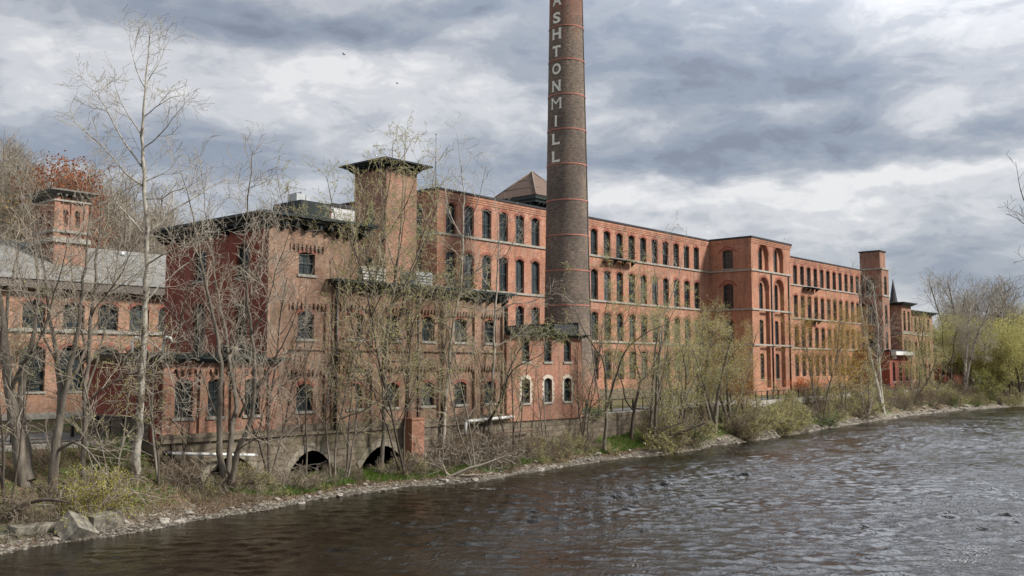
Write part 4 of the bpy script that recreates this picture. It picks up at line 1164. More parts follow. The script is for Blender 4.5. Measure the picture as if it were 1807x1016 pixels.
rail_run([(x, interp(x, EDGE) + .25) for x in (57.6, 63, 70, 80, 90, 100, 110)], 'black metal railing along the path edge right of the chimney')
rail_run([(x, interp(x, EDGE) + .25) for x in (110.3, 120, 130, 145, 160, 175, 190)], 'distant black railing along the path before the far mill wing', 2.4)
rail_run([(6, 46.6), (14, 46.6), (20.4, 46.6)], 'black railing in front of the slate roofed building at far left', 2.0)
rail_run([(22.0, 48.6), (23.4, 44.9)], 'short black railing against the dark red wall of the single storey range', .7)


def pipes():
    a, b = onY(302, 800, 42.2), onY(453, 803, 42.2)
    e = empty('drain_pipe', tuple(a), label='straight white drain pipe crossing above the leftmost culvert arch', cat='pipe')
    m = MB(); m.tube([a, b], .075, 8); m.build('pipe', M_WHITE, e)
    m = MB(); m.tube([a + Vector((-.35, .1, .05)), a + Vector((.02, 0, 0))], .13, 8); m.build('coupling', M_BLACK, e)
    a, b = onY(823, 744, 42.2), onY(906, 735, 42.4)
    e = empty('drain_pipe', tuple(a), label='white drain pipe with a bent down end on the stone wall below the workshop', cat='pipe')
    m = MB(); m.tube([a + Vector((-.15, -.05, -.75)), a + Vector((-.05, 0, -.12)), a, a + Vector((.15, 0, .03)), b], .10, 8); m.build('pipe', M_WHITE, e)
    a, b = onY(812, 768, 42.2), onY(940, 758, 42.3)
    m = MB(); m.tube([a, (a + b) / 2 + Vector((0, 0, -.05)), b], .07, 7); tag(m.build('rusty_pipe', plain('rust', (.13, .075, .05), .9, .4)), 'rusty brown pipe along the stone wall below the white bent pipe', 'pipe')
    a = onY(727, 738, 41.9); b = onY(749, 738, 41.9); m = MB(); m.box(a.x, b.x, 41.9, 42.65, -2.4, a.z - .1); m.box(a.x - .05, b.x + .05, 41.85, 42.65, a.z - .1, a.z)
    tag(m.build('brick_pier', BR['low']), 'free standing red brick pier at the foot of the workshop wall', 'pier')
    g = MB()
    for x in (a.x + .1, b.x - .1): g.tube([(x, 42.2, a.z), (x, 42.2, a.z + 1.1)], .02, 4)
    g.tube([(a.x + .1, 42.2, a.z + 1.1), (b.x - .1, 42.2, a.z + 1.1)], .02, 4); g.tube([(a.x + .1, 42.2, a.z + .55), (b.x - .1, 42.2, a.z + .55)], .02, 4)
    tag(g.build('guard_rail', M_BLACK), 'small rusty guard rail on top of the red brick pier', 'railing')


pipes()

# ------------------------------------------------------------------ trees
def rnd(a, b): return random.uniform(a, b)


def grow(out, p, d, L, r, lvl, P):
    """one branch and everything that grows from it -> out = [(points, radii, level)]"""
    seg = P['seg'][lvl]; n = max(2, int(round(L / seg))); st = L / n
    wob = P['wob'][lvl]; up = P['up'][lvl]
    pts = [p]; rr = [r]; dirs = [d]; r1 = max(P['rmin'], r * P['tip'][lvl])
    for i in range(n):
        d = Vector((d.x + rnd(-wob, wob), d.y + rnd(-wob, wob), d.z + rnd(-wob, wob) + up)).normalized()
        p = p + d * st; pts.append(p); dirs.append(d); rr.append(r + (r1 - r) * (i + 1) / n)
    out.append((pts, rr, lvl))
    sprout(out, pts, rr, lvl, P, L)


def sprout(out, pts, rr, lvl, P, L, dens=1.0):
    if lvl >= P['max']: return
    k = P['kids'][lvl] * L * dens; k = int(k) + (random.random() < k - int(k)); n = len(pts) - 1
    for c in range(k):
        t = P['t0'][lvl] + (1 - P['t0'][lvl]) * (c + random.random()) / max(1, k)
        f = t * n; i = min(n - 1, int(f)); q = pts[i].lerp(pts[i + 1], f - i); dd = (pts[i + 1] - pts[i]).normalized()
        rl = rr[i] + (rr[i + 1] - rr[i]) * (f - i)
        ax = dd.orthogonal().normalized(); b = dd.cross(ax); th = rnd(0, 6.283)
        side = ax * math.cos(th) + b * math.sin(th)
        an = R(rnd(*P['ang'][lvl])); nd = dd * math.cos(an) + side * math.sin(an)
        cl = P['len'][lvl] * rnd(.6, 1.15) * (1.05 - P['sh'][lvl] * t)
        grow(out, q, nd.normalized(), cl, min(rl * .72, max(P['rmin'], cl * P['rl'])), lvl + 1, P)


BASE = dict(seg=[.9, .6, .4, .3, .25], wob=[.10, .16, .20, .26, .28], up=[.02, .06, .05, .04, .02], tip=[.35, .35, .4, .5, .6],
            kids=[1.1, 1.9, 2.8, 3.4, 3], t0=[.3, .2, .15, .1, .1], ang=[(30, 60), (30, 60), (30, 60), (30, 70), (30, 70)], len=[3.2, 1.9, 1.05, .55, .4],
            sh=[.55, .5, .4, .3, .3], rmin=.0095, rl=.011, max=4)


def PP(**k): d = dict(BASE); d.update(k); return d


def tubes(polys, k):
    """many polylines of equal point count at once -> verts, quads"""
    by = {}
    for pts, rr in polys: by.setdefault(len(pts), []).append((pts, rr))
    VV = []; QQ = []; off = 0
    for n, L in by.items():
        A = np.array([[(p.x, p.y, p.z) for p in pts] for pts, rr in L]); Rr = np.array([rr for _, rr in L])
        D = np.empty_like(A); D[:, 1:-1] = A[:, 2:] - A[:, :-2]; D[:, 0] = A[:, 1] - A[:, 0]; D[:, -1] = A[:, -1] - A[:, -2]
        D /= np.linalg.norm(D, axis=2, keepdims=True) + 1e-9
        m = A[:, -1] - A[:, 0]; m /= np.linalg.norm(m, axis=1, keepdims=True) + 1e-9
        ref = np.where(np.abs(m[:, 2:3]) < .7, np.array([[0, 0, 1.]]), np.array([[1., 0, 0]]))
        a = np.cross(D, ref[:, None, :]); a /= np.linalg.norm(a, axis=2, keepdims=True) + 1e-9
        b = np.cross(D, a); th = np.arange(k) / k * 2 * np.pi
        V = A[:, :, None, :] + (a[:, :, None, :] * np.cos(th)[None, None, :, None] + b[:, :, None, :] * np.sin(th)[None, None, :, None]) * Rr[:, :, None, None]
        N = len(L); idx = off + np.arange(N * n * k).reshape(N, n, k); nx = np.roll(idx, -1, 2)
        Q = np.stack([idx[:, :-1], nx[:, :-1], nx[:, 1:], idx[:, 1:]], -1).reshape(-1, 4)
        VV.append(V.reshape(-1, 3)); QQ.append(Q); off += N * n * k
    return (np.concatenate(VV), np.concatenate(QQ)) if VV else (np.zeros((0, 3)), np.zeros((0, 4), int))


def joinq(L):
    V = []; Q = []; o = 0
    for v, q in L:
        if len(v): V.append(v); Q.append(q + o); o += len(v)
    return (np.concatenate(V), np.concatenate(Q)) if V else (np.zeros((0, 3)), np.zeros((0, 4), int))


def leaf_quads(out, lvls, per_m, size, spread, frac0=.3, asp=.55, zmin=None):
    C = []
    for pts, rr, lv in out:
        if lv not in lvls: continue
        L = sum((b - a).length for a, b in zip(pts[:-1], pts[1:])); k = L * per_m; k = int(k) + (random.random() < k - int(k))
        n = len(pts) - 1
        for _ in range(k):
            f = rnd(frac0, 1) * n; i = min(n - 1, int(f)); q = pts[i].lerp(pts[i + 1], f - i); C.append((q.x, q.y, q.z))
    return quads_at(np.array(C).reshape(-1, 3), size, spread, asp)


def quads_at(C, size, spread, asp=.55):
    n = len(C)
    if not n: return np.zeros((0, 3)), np.zeros((0, 4), int)
    C = C + np.random.normal(0, spread, (n, 3))
    a = np.random.normal(0, 1, (n, 3)); a /= np.linalg.norm(a, axis=1, keepdims=True)
    b = np.cross(a, np.random.normal(0, 1, (n, 3))); b /= np.linalg.norm(b, axis=1, keepdims=True) + 1e-9
    s = size * np.random.uniform(.6, 1.4, (n, 1)); a = a * s; b = b * s * asp
    V = np.stack([C - a, C + b * .9 - a * .1, C + a, C - b * .9 - a * .1], 1).reshape(-1, 3)
    return V, np.arange(4 * n).reshape(-1, 4)


def tree_obj(name, base, out, bark, twig, leaf=None, lq=None, crown_from=2, label='', cat='tree', group=None, crown_name='crown'):
    """thing > trunk (stem and limbs), crown (twigs and buds); meshes are local to the base"""
    e = empty(name, base, label=label, cat=cat, group=group); B = Vector(base)
    T = [(pts, rr) for pts, rr, lv in out if lv < crown_from]; C = [(pts, rr) for pts, rr, lv in out if lv >= crown_from]
    big = [t for t in T if t[1][0] > .07]; sm = [t for t in T if t[1][0] <= .07]
    V, Q = joinq([tubes(big, 9), tubes(sm, 5)])
    if len(V): link('trunk', fastmesh('trunk', V - np.array(B), Q, bark, True), e, loc=(0, 0, 0))
    cr = [tubes([c for c in C if c[1][0] > .02], 4), tubes([c for c in C if c[1][0] <= .02], 3)]
    V, Q = joinq(cr)
    if lq is not None and len(lq[0]):
        n0 = len(Q); V2, Q2 = joinq([(V, Q), lq]); me = fastmesh('crown', V2 - np.array(B), Q2, twig)
        me.materials.append(leaf); mi = np.zeros(len(Q2), np.int32); mi[n0:] = 1; me.polygons.foreach_set('material_index', mi)
        link(crown_name, me, e, loc=(0, 0, 0))
    elif len(V): link(crown_name, fastmesh('crown', V - np.array(B), Q, twig), e, loc=(0, 0, 0))
    return e


def copy_tree(e, loc, rz, sc, label=None, group=None):
    c = e.copy(); COL.objects.link(c); c.location = loc; c.rotation_euler = (0, 0, rz); c.scale = sc if hasattr(sc, '__len__') else (sc, sc, sc)
    if label: c['label'] = label
    if group: c['group'] = group
    for ch in e.children:
        d = ch.copy(); COL.objects.link(d); d.parent = c
    return c


FWD = Vector((math.cos(TH), math.sin(TH), 0))


def limbs_px(base, limbs, D0, seed, out, P, dens=1.0):
    """limbs measured on the photograph, given depth round the stem so that they stand in space"""
    random.seed(seed)
    pts0 = None
    for i, L in enumerate(limbs):
        lvl = 0 if i == 0 or L[0][2] > .09 else 1
        sl = 0 if i == 0 else rnd(-.55, .55)
        start = None; pts = []; rr = []
        x0, y0 = L[0][0], L[0][1]
        # depth of the limb's foot: that of the nearest point built so far
        d0 = 0.0
        if i:
            w = atD(x0, y0, D0); best = 1e9
            for q in allp:
                dd = (q[0] - Vector((w.x, w.y, w.z)) - FWD * q[1]).length
                if dd < best: best = dd; d0 = q[1]
        for (x, y, r) in L:
            off = d0 + sl * math.hypot(x - x0, y - y0) * D0 / F
            v = atD(x, y, D0 + off); pts.append(v); rr.append(r)
        # smooth resample
        sp = []; sr = []
        for a in range(len(pts) - 1):
            p0 = pts[max(a - 1, 0)]; p1 = pts[a]; p2 = pts[a + 1]; p3 = pts[min(a + 2, len(pts) - 1)]
            m = max(2, int((p2 - p1).length / .55))
            for q in range(m):
                t = q / m
                v = .5 * ((2 * p1) + (p2 - p0) * t + (2 * p0 - 5 * p1 + 4 * p2 - p3) * t * t + (3 * p1 - p0 - 3 * p2 + p3) * t ** 3)
                jit = min(.05, (p2 - p1).length * .03)
                sp.append(v + Vector((rnd(-jit, jit), rnd(-jit, jit), rnd(-jit, jit)))); sr.append(rr[a] + (rr[a + 1] - rr[a]) * t)
        sp.append(pts[-1]); sr.append(rr[-1])
        if i == 0: allp = []
        allp += [(v, (v.dot(FWD) - D0)) for v in sp]
        out.append((sp, sr, lvl)); Ln = sum((b - a).length for a, b in zip(sp[:-1], sp[1:]))
        sprout(out, sp, sr, max(lvl, 1), P, Ln, dens if i else dens * P.get('d0', .6))
    return out


def hero(seed, name, label, limbs, P, bark, twig, leaf=None, lp=None, dens=1.0, sink=.15, D=None, cat='tree', wide=.70):
    bx, by = limbs[0][0][0], limbs[0][0][1]
    g = ground_hit(bx, by); D0 = D or (g.x * math.cos(TH) + g.y * math.sin(TH))
    out = []; L = [[(x, y, r * wide) for x, y, r in l] for l in limbs]
    L[0] = [(L[0][0][0], L[0][0][1] + 6, L[0][0][2] * 1.25)] + L[0]
    limbs_px(None, L, D0, seed, out, P, dens)
    b = atD(bx, by, D0); np.random.seed(seed)
    lq = None
    if leaf: lq = leaf_quads(out, **lp)
    return tree_obj(name, tuple(b), out, bark, twig, leaf, lq, label=label, cat=cat)


SPARSE = PP(kids=[1.1, 1.8, 2.6, 3.2, 3], len=[3.0, 1.8, 1.0, .5, .4], up=[.02, .10, .08, .05, .02])
# -- the tall white sycamore at left
hero(11, 'sycamore_tree', 'tall bare white barked sycamore standing highest of all the trees, left part of the bank',
     [[(238, 852, .30), (246, 760, .25), (251, 640, .205), (257, 520, .175), (259, 400, .15), (254, 310, .125), (250, 240, .095), (254, 190, .075), (259, 130, .05), (262, 80, .03), (262, 38, .014)],
      [(250, 295, .07), (222, 255, .055), (198, 213, .04), (174, 170, .03), (158, 155, .02), (142, 142, .012)],
      [(250, 240, .05), (235, 215, .04), (219, 190, .03), (207, 165, .02), (200, 140, .012)],
      [(252, 328, .08), (222, 306, .06), (198, 277, .045), (163, 243, .03), (140, 222, .02), (122, 210, .012)],
      [(255, 350, .06), (285, 350, .045), (305, 338, .035), (330, 330, .02), (352, 318, .012)],
      [(254, 322, .05), (280, 310, .035), (300, 298, .025), (318, 272, .012)],
      [(260, 410, .09), (285, 392, .07), (308, 368, .055), (346, 346, .04), (385, 322, .022), (400, 318, .012)],
      [(252, 412, .08), (236, 392, .065), (220, 374, .05), (202, 354, .04), (196, 320, .025), (192, 290, .014)],
      [(259, 465, .07), (285, 452, .055), (316, 437, .04), (360, 419, .03), (396, 409, .016), (430, 398, .01)],
      [(257, 532, .07), (278, 508, .055), (300, 490, .045), (325, 468, .035), (352, 455, .022), (380, 448, .012)],
      [(255, 205, .04), (275, 190, .03), (300, 172, .022), (325, 168, .012)], [(257, 160, .035), (240, 120, .025), (232, 90, .016), (228, 62, .01)],
      [(258, 150, .035), (278, 115, .025), (290, 90, .016), (300, 66, .01)], [(255, 260, .05), (285, 235, .035), (305, 210, .025), (328, 180, .012)],
      [(258, 600, .05), (285, 620, .035), (300, 660, .025), (310, 700, .016), (318, 740, .01)]],
     PP(kids=[1.1, 2.0, 3.0, 3.4, 3], len=[3.0, 1.8, 1.05, .5, .3], up=[.02, .13, .12, .08, .03], wob=[.1, .18, .24, .3, .3], d0=.35, rmin=.0095), M_BARKW, M_TWIGW)

GP = PP(kids=[1.1, 2.2, 2.8, 3.0, 3], len=[3.0, 2.3, 1.15, .6, .4], up=[.02, .08, .07, .05, .02], d0=.45, rmin=.0095)
hero(12, 'bare_tree', 'thick grey bare tree leaning at the left edge of the picture, nearest the frame',
     [[(44, 858, .34), (30, 770, .29), (20, 690, .25), (8, 610, .21), (-4, 520, .17), (-14, 440, .12), (-20, 360, .06)],
      [(52, 850, .25), (42, 760, .22), (36, 700, .18), (46, 640, .13), (62, 580, .1), (66, 500, .07), (60, 420, .045), (52, 330, .02)],
      [(20, 690, .12), (40, 640, .09), (70, 600, .06), (90, 540, .04), (110, 470, .025), (118, 420, .014)],
      [(8, 600, .1), (15, 520, .07), (30, 450, .05), (36, 390, .03), (40, 320, .014)]], GP, M_BARKG, M_TWIG, wide=.88)
hero(13, 'bare_tree', 'grey forked bare tree behind the yellow bush, its stem split low over the bank',
     [[(94, 872, .24), (97, 800, .21), (103, 757, .19), (106, 690, .16), (98, 620, .11), (88, 560, .085), (82, 500, .06), (70, 430, .04), (64, 370, .018)],
      [(103, 750, .15), (118, 675, .13), (134, 605, .11), (142, 540, .08), (150, 470, .06), (158, 400, .04), (165, 320, .015)],
      [(108, 700, .10), (135, 650, .075), (160, 590, .06), (190, 545, .045), (225, 500, .03), (255, 470, .014)],
      [(100, 640, .07), (80, 600, .05), (60, 540, .035), (40, 500, .02), (28, 440, .012)],
      [(96, 800, .09), (130, 780, .07), (160, 800, .05), (185, 840, .035), (215, 885, .02), (240, 925, .012)],
      [(150, 470, .045), (175, 430, .03), (200, 370, .02), (215, 320, .012)]], GP, M_BARKG, M_TWIG, wide=.88)
hero(14, 'bare_tree', 'slender grey bare tree with many rising stems between the forked tree and the white sycamore',
     [[(146, 868, .17), (148, 790, .155), (150, 700, .14), (156, 620, .12), (164, 540, .1), (170, 460, .075), (176, 400, .05), (182, 330, .02)],
      [(150, 700, .10), (170, 640, .08), (185, 580, .06), (200, 500, .045), (212, 430, .03), (222, 360, .014)],
      [(154, 640, .08), (140, 570, .06), (128, 500, .045), (120, 430, .03), (112, 370, .014)],
      [(150, 720, .07), (175, 690, .055), (210, 670, .04), (245, 655, .028), (280, 640, .014)],
      [(160, 560, .06), (185, 520, .045), (215, 480, .03), (240, 430, .014)]], GP, M_BARKG, M_TWIG)
# -- five stemmed grey tree before the corner building
hero(15, 'bare_tree', 'grey bare tree with several stems from one foot, before the deep red side wall',
     [[(398, 868, .20), (388, 800, .17), (386, 745, .155), (390, 665, .13), (384, 600, .105), (374, 545, .09), (360, 487, .07), (350, 430, .05), (336, 360, .035), (318, 300, .014)],
      [(402, 850, .17), (404, 800, .155), (410, 745, .14), (417, 720, .125), (412, 676, .11), (404, 630, .1), (398, 580, .075), (380, 500, .055), (372, 430, .04), (360, 350, .025), (352, 280, .012)],
      [(408, 850, .17), (418, 800, .155), (432, 768, .14), (444, 735, .12), (449, 690, .11), (450, 640, .1), (444, 590, .085), (438, 537, .07), (431, 478, .06), (434, 400, .045), (440, 330, .03), (446, 265, .012)],
      [(422, 735, .09), (438, 705, .075), (458, 678, .06), (488, 628, .045), (505, 595, .035), (520, 560, .02), (530, 520, .012)],
      [(386, 745, .06), (370, 700, .045), (350, 640, .035), (335, 590, .025), (315, 540, .014)],
      [(404, 625, .07), (425, 590, .055), (440, 540, .04), (455, 480, .03), (470, 420, .02), (480, 350, .012)],
      [(412, 800, .05), (440, 780, .04), (470, 770, .03), (500, 790, .018), (520, 820, .01)],
      [(360, 487, .045), (330, 450, .03), (300, 420, .02), (285, 380, .012)], [(444, 590, .05), (465, 550, .04), (480, 500, .03), (500, 440, .02), (515, 400, .012)],
      [(396, 870, .05), (380, 850, .04), (352, 862, .025), (340, 905, .012)]],
     GP, M_BARKG, M_TWIG, wide=.88)
hero(16, 'sapling_tree', 'single thin straight sapling in front of the middle culvert arch',
     [[(541, 842, .075), (540, 780, .07), (540, 700, .06), (538, 640, .05), (539, 580, .04), (541, 500, .025), (545, 440, .01)]],
     PP(kids=[.5, .7, 1.8, 2.4], len=[2, 1.4, .8, .4], up=[.02, .12, .1, .05, .02]), M_BARKG, M_TWIG)
BUDP = PP(kids=[1.2, 1.7, 2.4, 2.8, 3], len=[3.4, 2.3, 1.2, .6, .4], up=[.02, .05, .02, -.01, -.02], wob=[.1, .18, .22, .28, .3], d0=.35, rmin=.0095)
hero(17, 'budding_tree', 'big spreading dark stemmed tree with pale olive buds before the workshop',
     [[(648, 826, .27), (647, 790, .24), (646, 750, .22), (644, 722, .2), (630, 668, .15), (614, 610, .125), (600, 570, .1), (583, 530, .08), (566, 480, .06), (540, 430, .045), (520, 380, .03), (505, 320, .012)],
      [(645, 725, .19), (650, 680, .17), (653, 610, .145), (650, 560, .12), (660, 500, .1), (672, 430, .075), (680, 370, .05), (690, 300, .03), (694, 245, .012)],
      [(650, 690, .15), (668, 628, .12), (686, 600, .10), (705, 560, .08), (720, 500, .065), (745, 440, .05), (765, 380, .035), (780, 320, .015)],
      [(653, 620, .09), (630, 560, .075), (620, 500, .06), (605, 440, .045), (590, 380, .03), (575, 310, .012)],
      [(614, 610, .08), (580, 590, .065), (545, 575, .05), (510, 560, .035), (480, 540, .022), (455, 520, .012)],
      [(583, 530, .06), (555, 500, .045), (520, 485, .035), (490, 455, .025), (470, 420, .012)],
      [(600, 470, .05), (570, 440, .04), (535, 410, .03), (500, 360, .02), (488, 300, .01)],
      [(686, 600, .08), (720, 595, .06), (755, 580, .045), (790, 560, .03), (830, 560, .014)],
      [(705, 560, .07), (740, 535, .05), (780, 520, .035), (820, 490, .02), (850, 480, .01)],
      [(672, 430, .06), (700, 390, .045), (725, 340, .03), (740, 280, .014)], [(660, 500, .06), (640, 440, .045), (645, 370, .03), (650, 300, .014)],
      [(625, 655, .07), (595, 650, .05), (560, 655, .035), (530, 670, .022), (505, 690, .012)],
      [(668, 628, .06), (700, 640, .045), (735, 630, .03), (770, 650, .018), (790, 690, .01)],
      [(690, 300, .03), (715, 270, .02), (730, 240, .01)], [(653, 560, .07), (690, 520, .05), (700, 460, .04), (712, 400, .025), (716, 330, .012)]],
     BUDP, M_BARKD, M_TWIG, M_BUD, dict(lvls=(2, 3, 4), per_m=9, size=.042, spread=.035), wide=.88)
hero(18, 'budding_tree', 'straight grey trunked tree just right of the widest crowned tree, before the brick pier',
     [[(674, 832, .19), (675, 790, .175), (677, 745, .16), (679, 660, .135), (684, 600, .12), (690, 545, .1), (700, 480, .08), (706, 400, .06), (712, 330, .035), (716, 240, .012)],
      [(684, 600, .07), (660, 540, .055), (650, 470, .04), (640, 400, .03), (622, 330, .012)], [(690, 540, .07), (720, 490, .05), (745, 420, .04), (760, 350, .025), (768, 280, .012)],
      [(700, 480, .05), (680, 420, .04), (674, 350, .025), (668, 280, .012)], [(679, 670, .05), (710, 650, .035), (745, 660, .02), (770, 690, .01)]],
     PP(kids=[1.1, 1.6, 2.2, 2.7, 3], len=[3.2, 1.9, 1.1, .55, .4], up=[.02, .12, .08, .03, .0], d0=.4, rmin=.0095), M_BARKG, M_TWIG, M_BUD, dict(lvls=(2, 3, 4), per_m=9, size=.040, spread=.035))
hero(19, 'sycamore_tree', 'slim bare white barked sycamore before the mill corner left of the chimney',
     [[(779, 812, .20), (783, 760, .17), (786, 715, .155), (792, 645, .135), (798, 580, .12), (806, 540, .105), (813, 510, .095), (815, 470, .08), (817, 417, .07), (818, 340, .05), (812, 280, .03), (806, 235, .012)],
      [(798, 582, .06), (770, 560, .045), (740, 550, .03), (715, 520, .012)], [(813, 500, .06), (840, 480, .045), (870, 450, .03), (890, 410, .012)],
      [(817, 420, .05), (795, 380, .035), (785, 330, .025), (776, 280, .012)], [(818, 400, .05), (838, 370, .035), (852, 320, .025), (858, 290, .012)],
      [(816, 460, .045), (790, 430, .03), (765, 400, .012)], [(806, 540, .06), (840, 545, .045), (880, 548, .03), (910, 530, .012)], [(790, 650, .06), (810, 610, .04), (830, 570, .03), (850, 540, .012)]],
     PP(kids=[1.1, 1.9, 2.8, 3.4, 3], len=[3.0, 1.8, 1.05, .5, .3], up=[.02, .12, .12, .08, .03], d0=.5, rmin=.0095), M_BARKW, M_TWIGW)
hero(20, 'sycamore_tree', 'thin white barked sycamore with a dark lower trunk, left of the brick annex',
     [[(859, 803, .19), (862, 750, .17), (868, 700, .14), (871, 640, .12), (872, 600, .105), (873, 560, .1), (876, 515, .085), (880, 460, .065), (878, 400, .04), (872, 340, .02)],
      [(872, 610, .05), (900, 600, .04), (935, 570, .03), (955, 545, .012)], [(876, 520, .05), (850, 490, .035), (835, 450, .025), (828, 400, .012)],
      [(880, 460, .04), (905, 430, .03), (915, 380, .012)], [(874, 548, .06), (905, 536, .05), (940, 532, .035), (965, 520, .02), (1000, 520, .01)]],
     PP(kids=[1.1, 1.9, 2.8, 3.4, 3], len=[3.0, 1.8, 1.05, .5, .3], up=[.02, .10, .10, .06, .03], d0=.4, rmin=.0095), M_BARKW, M_TWIGW)
hero(21, 'bare_tree', 'dark forked tree with arching limbs growing at the water below the white drain pipe',
     [[(858, 806, .19), (861, 770, .17), (865, 740, .15), (880, 712, .11), (888, 685, .09), (898, 655, .075), (915, 620, .055), (935, 600, .04), (955, 605, .02), (975, 615, .01)],
      [(863, 745, .10), (885, 700, .08), (903, 655, .06), (925, 640, .045), (955, 625, .03), (985, 600, .02), (1010, 590, .01)],
      [(888, 685, .06), (905, 640, .045), (915, 590, .03), (925, 560, .014)], [(866, 730, .05), (850, 700, .04), (845, 650, .03), (835, 600, .014)]],
     SPARSE, M_BARKD, M_TWIG, M_LGREEN, dict(lvls=(2, 3, 4), per_m=5, size=.038, spread=.03))
hero(22, 'budding_tree', 'forked grey tree at the river edge just right of the brick annex',
     [[(1067, 797, .21), (1069, 755, .18), (1071, 712, .16), (1070, 675, .14), (1066, 640, .11), (1054, 618, .09), (1035, 594, .065), (1020, 560, .045), (1005, 520, .03), (995, 480, .012)],
      [(1070, 720, .14), (1080, 690, .12), (1088, 660, .10), (1095, 637, .085), (1108, 611, .07), (1135, 591, .05), (1165, 576, .03), (1200, 560, .012)],
      [(1080, 690, .09), (1085, 630, .07), (1095, 595, .06), (1106, 560, .045), (1120, 510, .03), (1130, 470, .012)],
      [(1066, 640, .06), (1062, 590, .05), (1070, 540, .035), (1078, 480, .02), (1090, 440, .01)], [(1108, 611, .05), (1120, 575, .035), (1140, 540, .025), (1150, 500, .01)]],
     BUDP, M_BARKG, M_TWIG, M_BUD, dict(lvls=(2, 3, 4), per_m=11, size=.045, spread=.08))
hero(23, 'budding_tree', 'dark stemmed budding tree with a low left arm before the path railing',
     [[(1113, 776, .21), (1116, 745, .18), (1120, 720, .16), (1124, 700, .14), (1130, 670, .12), (1124, 650, .08), (1122, 625, .065), (1118, 590, .05), (1124, 540, .03), (1128, 500, .012)],
      [(1118, 725, .10), (1104, 706, .085), (1100, 683, .07), (1092, 660, .055), (1080, 625, .04), (1072, 600, .015)],
      [(1130, 672, .10), (1148, 655, .085), (1160, 630, .065), (1170, 600, .05), (1185, 560, .035), (1200, 520, .014)],
      [(1120, 720, .07), (1140, 722, .05), (1165, 715, .035), (1190, 700, .014)], [(1148, 655, .06), (1175, 640, .045), (1205, 610, .03), (1230, 580, .014)]],
     BUDP, M_BARKD, M_TWIG, M_BUD, dict(lvls=(2, 3, 4), per_m=13, size=.05, spread=.10))
hero(24, 'sycamore_tree', 'thin forked white barked tree rising out of the green thicket before the mill',
     [[(1160, 765, .16), (1162, 700, .14), (1164, 640, .12), (1166, 567, .10), (1176, 548, .085), (1186, 520, .07), (1198, 485, .05), (1208, 440, .03), (1212, 400, .012)],
      [(1166, 570, .07), (1160, 530, .055), (1158, 490, .045), (1152, 460, .03), (1150, 420, .012)], [(1186, 520, .05), (1178, 480, .035), (1180, 440, .02), (1184, 400, .01)]],
     PP(kids=[1.0, 1.8, 2.6, 3.2, 3], len=[3.0, 1.7, 1.0, .5, .4], up=[.02, .12, .1, .06, .03], d0=.3, rmin=.01), M_BARKW, M_TWIGW)


# -- trees grown without measured limbs: foot, height, spread
def free_tree(seed, name, label, px, py, top_py, spread, stems, P, bark, twig, leaf=None, lp=None, base=None, lean=.12, group=None, r0=None, cat='tree', crown_from=2, loc=None):
    g = base if base is not None else ground_hit(px, py); D = g[0] * math.cos(TH) + g[1] * math.sin(TH)
    H = (atD(px, top_py, D).z - g[2]) if top_py is not None else base[3]
    g = Vector((g[0], g[1], g[2]))
    random.seed(seed); np.random.seed(seed); out = []
    for s in range(stems):
        az = rnd(0, 6.28) if stems > 1 else 0; tl = rnd(.4, 1) * spread if stems > 1 else lean * rnd(-1, 1)
        d = Vector((math.cos(az) * tl, math.sin(az) * tl, 1)).normalized()
        r = (r0 or H * .016) * rnd(.7, 1.05)
        p = g + Vector((rnd(-.2, .2) * (stems > 1), rnd(-.2, .2) * (stems > 1), -.2))
        Q = dict(P); Q['seg'] = [H / 10] + list(P['seg'][1:]); Q['len'] = [H * P['f'][0]] + [H * P['f'][0] * .55, H * P['f'][0] * .30, H * P['f'][0] * .17, .3]
        grow(out, p, d, H * rnd(.82, 1.0), r, 0, Q)
    lq = leaf_quads(out, **lp) if leaf else None
    return tree_obj(name, tuple(g), out, bark, twig, leaf, lq, label=label, cat=cat, group=group, crown_from=crown_from)


FT = PP(f=[.40], kids=[1.3, 1.6, 1.9, 2.6, 2], t0=[.22, .15, .1, .1, .1], rmin=.010, up=[.05, .08, .04, .0, 0], wob=[.12, .2, .25, .3, .3], max=3)
TH_ = dict(lvls=(1, 2, 3), per_m=10, size=.050, spread=.20)
free_tree(31, 'green_tree', 'loose yellow green budding tree leftmost of the thicket before the mill facade', 1152, 788, 560, .45, 3, FT, M_BARKG, M_TWIG, M_BUD, dict(TH_, per_m=5))
free_tree(32, 'green_tree', 'pale green leafing tree in the middle of the thicket, before the mill windows', 1205, 770, 565, .55, 4, FT, M_BARKG, M_TWIG, M_BUD, TH_)
free_tree(33, 'green_tree', 'round light green tree standing over the water before the pavilion side wall', 1262, 765, 575, .6, 4, FT, M_BARKG, M_TWIG, M_BUD, dict(TH_, per_m=10))
free_tree(34, 'ochre_tree', 'ochre tinted budding tree against the shaded side of the pavilion', 1290, 755, 560, .4, 3, FT, M_BARKG, M_TWIG, M_LORA, TH_)
free_tree(35, 'green_tree', 'low willow like tree bending over the water, right of the thicket', 1320, 768, 690, .9, 5, FT, M_BARKG, M_TWIG, M_BUD, dict(TH_, per_m=10))
free_tree(36, 'ochre_tree', 'golden ochre tree before the near end of the far mill wing', 1452, 745, 545, .22, 2, FT, M_BARKG, M_TWIG, M_LORA, dict(TH_, per_m=10, size=.065), r0=.07)
free_tree(37, 'ochre_tree', 'golden ochre tree standing before the middle of the far mill wing', 1492, 740, 560, .22, 2, FT, M_BARKG, M_TWIG, M_LORA, dict(TH_, per_m=10, size=.065), r0=.07)
free_tree(38, 'green_tree', 'pale green leafing tree with a white stem before the low far annex', 1530, 738, 620, .45, 3, FT, M_BARKW, M_TWIG, M_BUD, dict(TH_, per_m=5, size=.07))
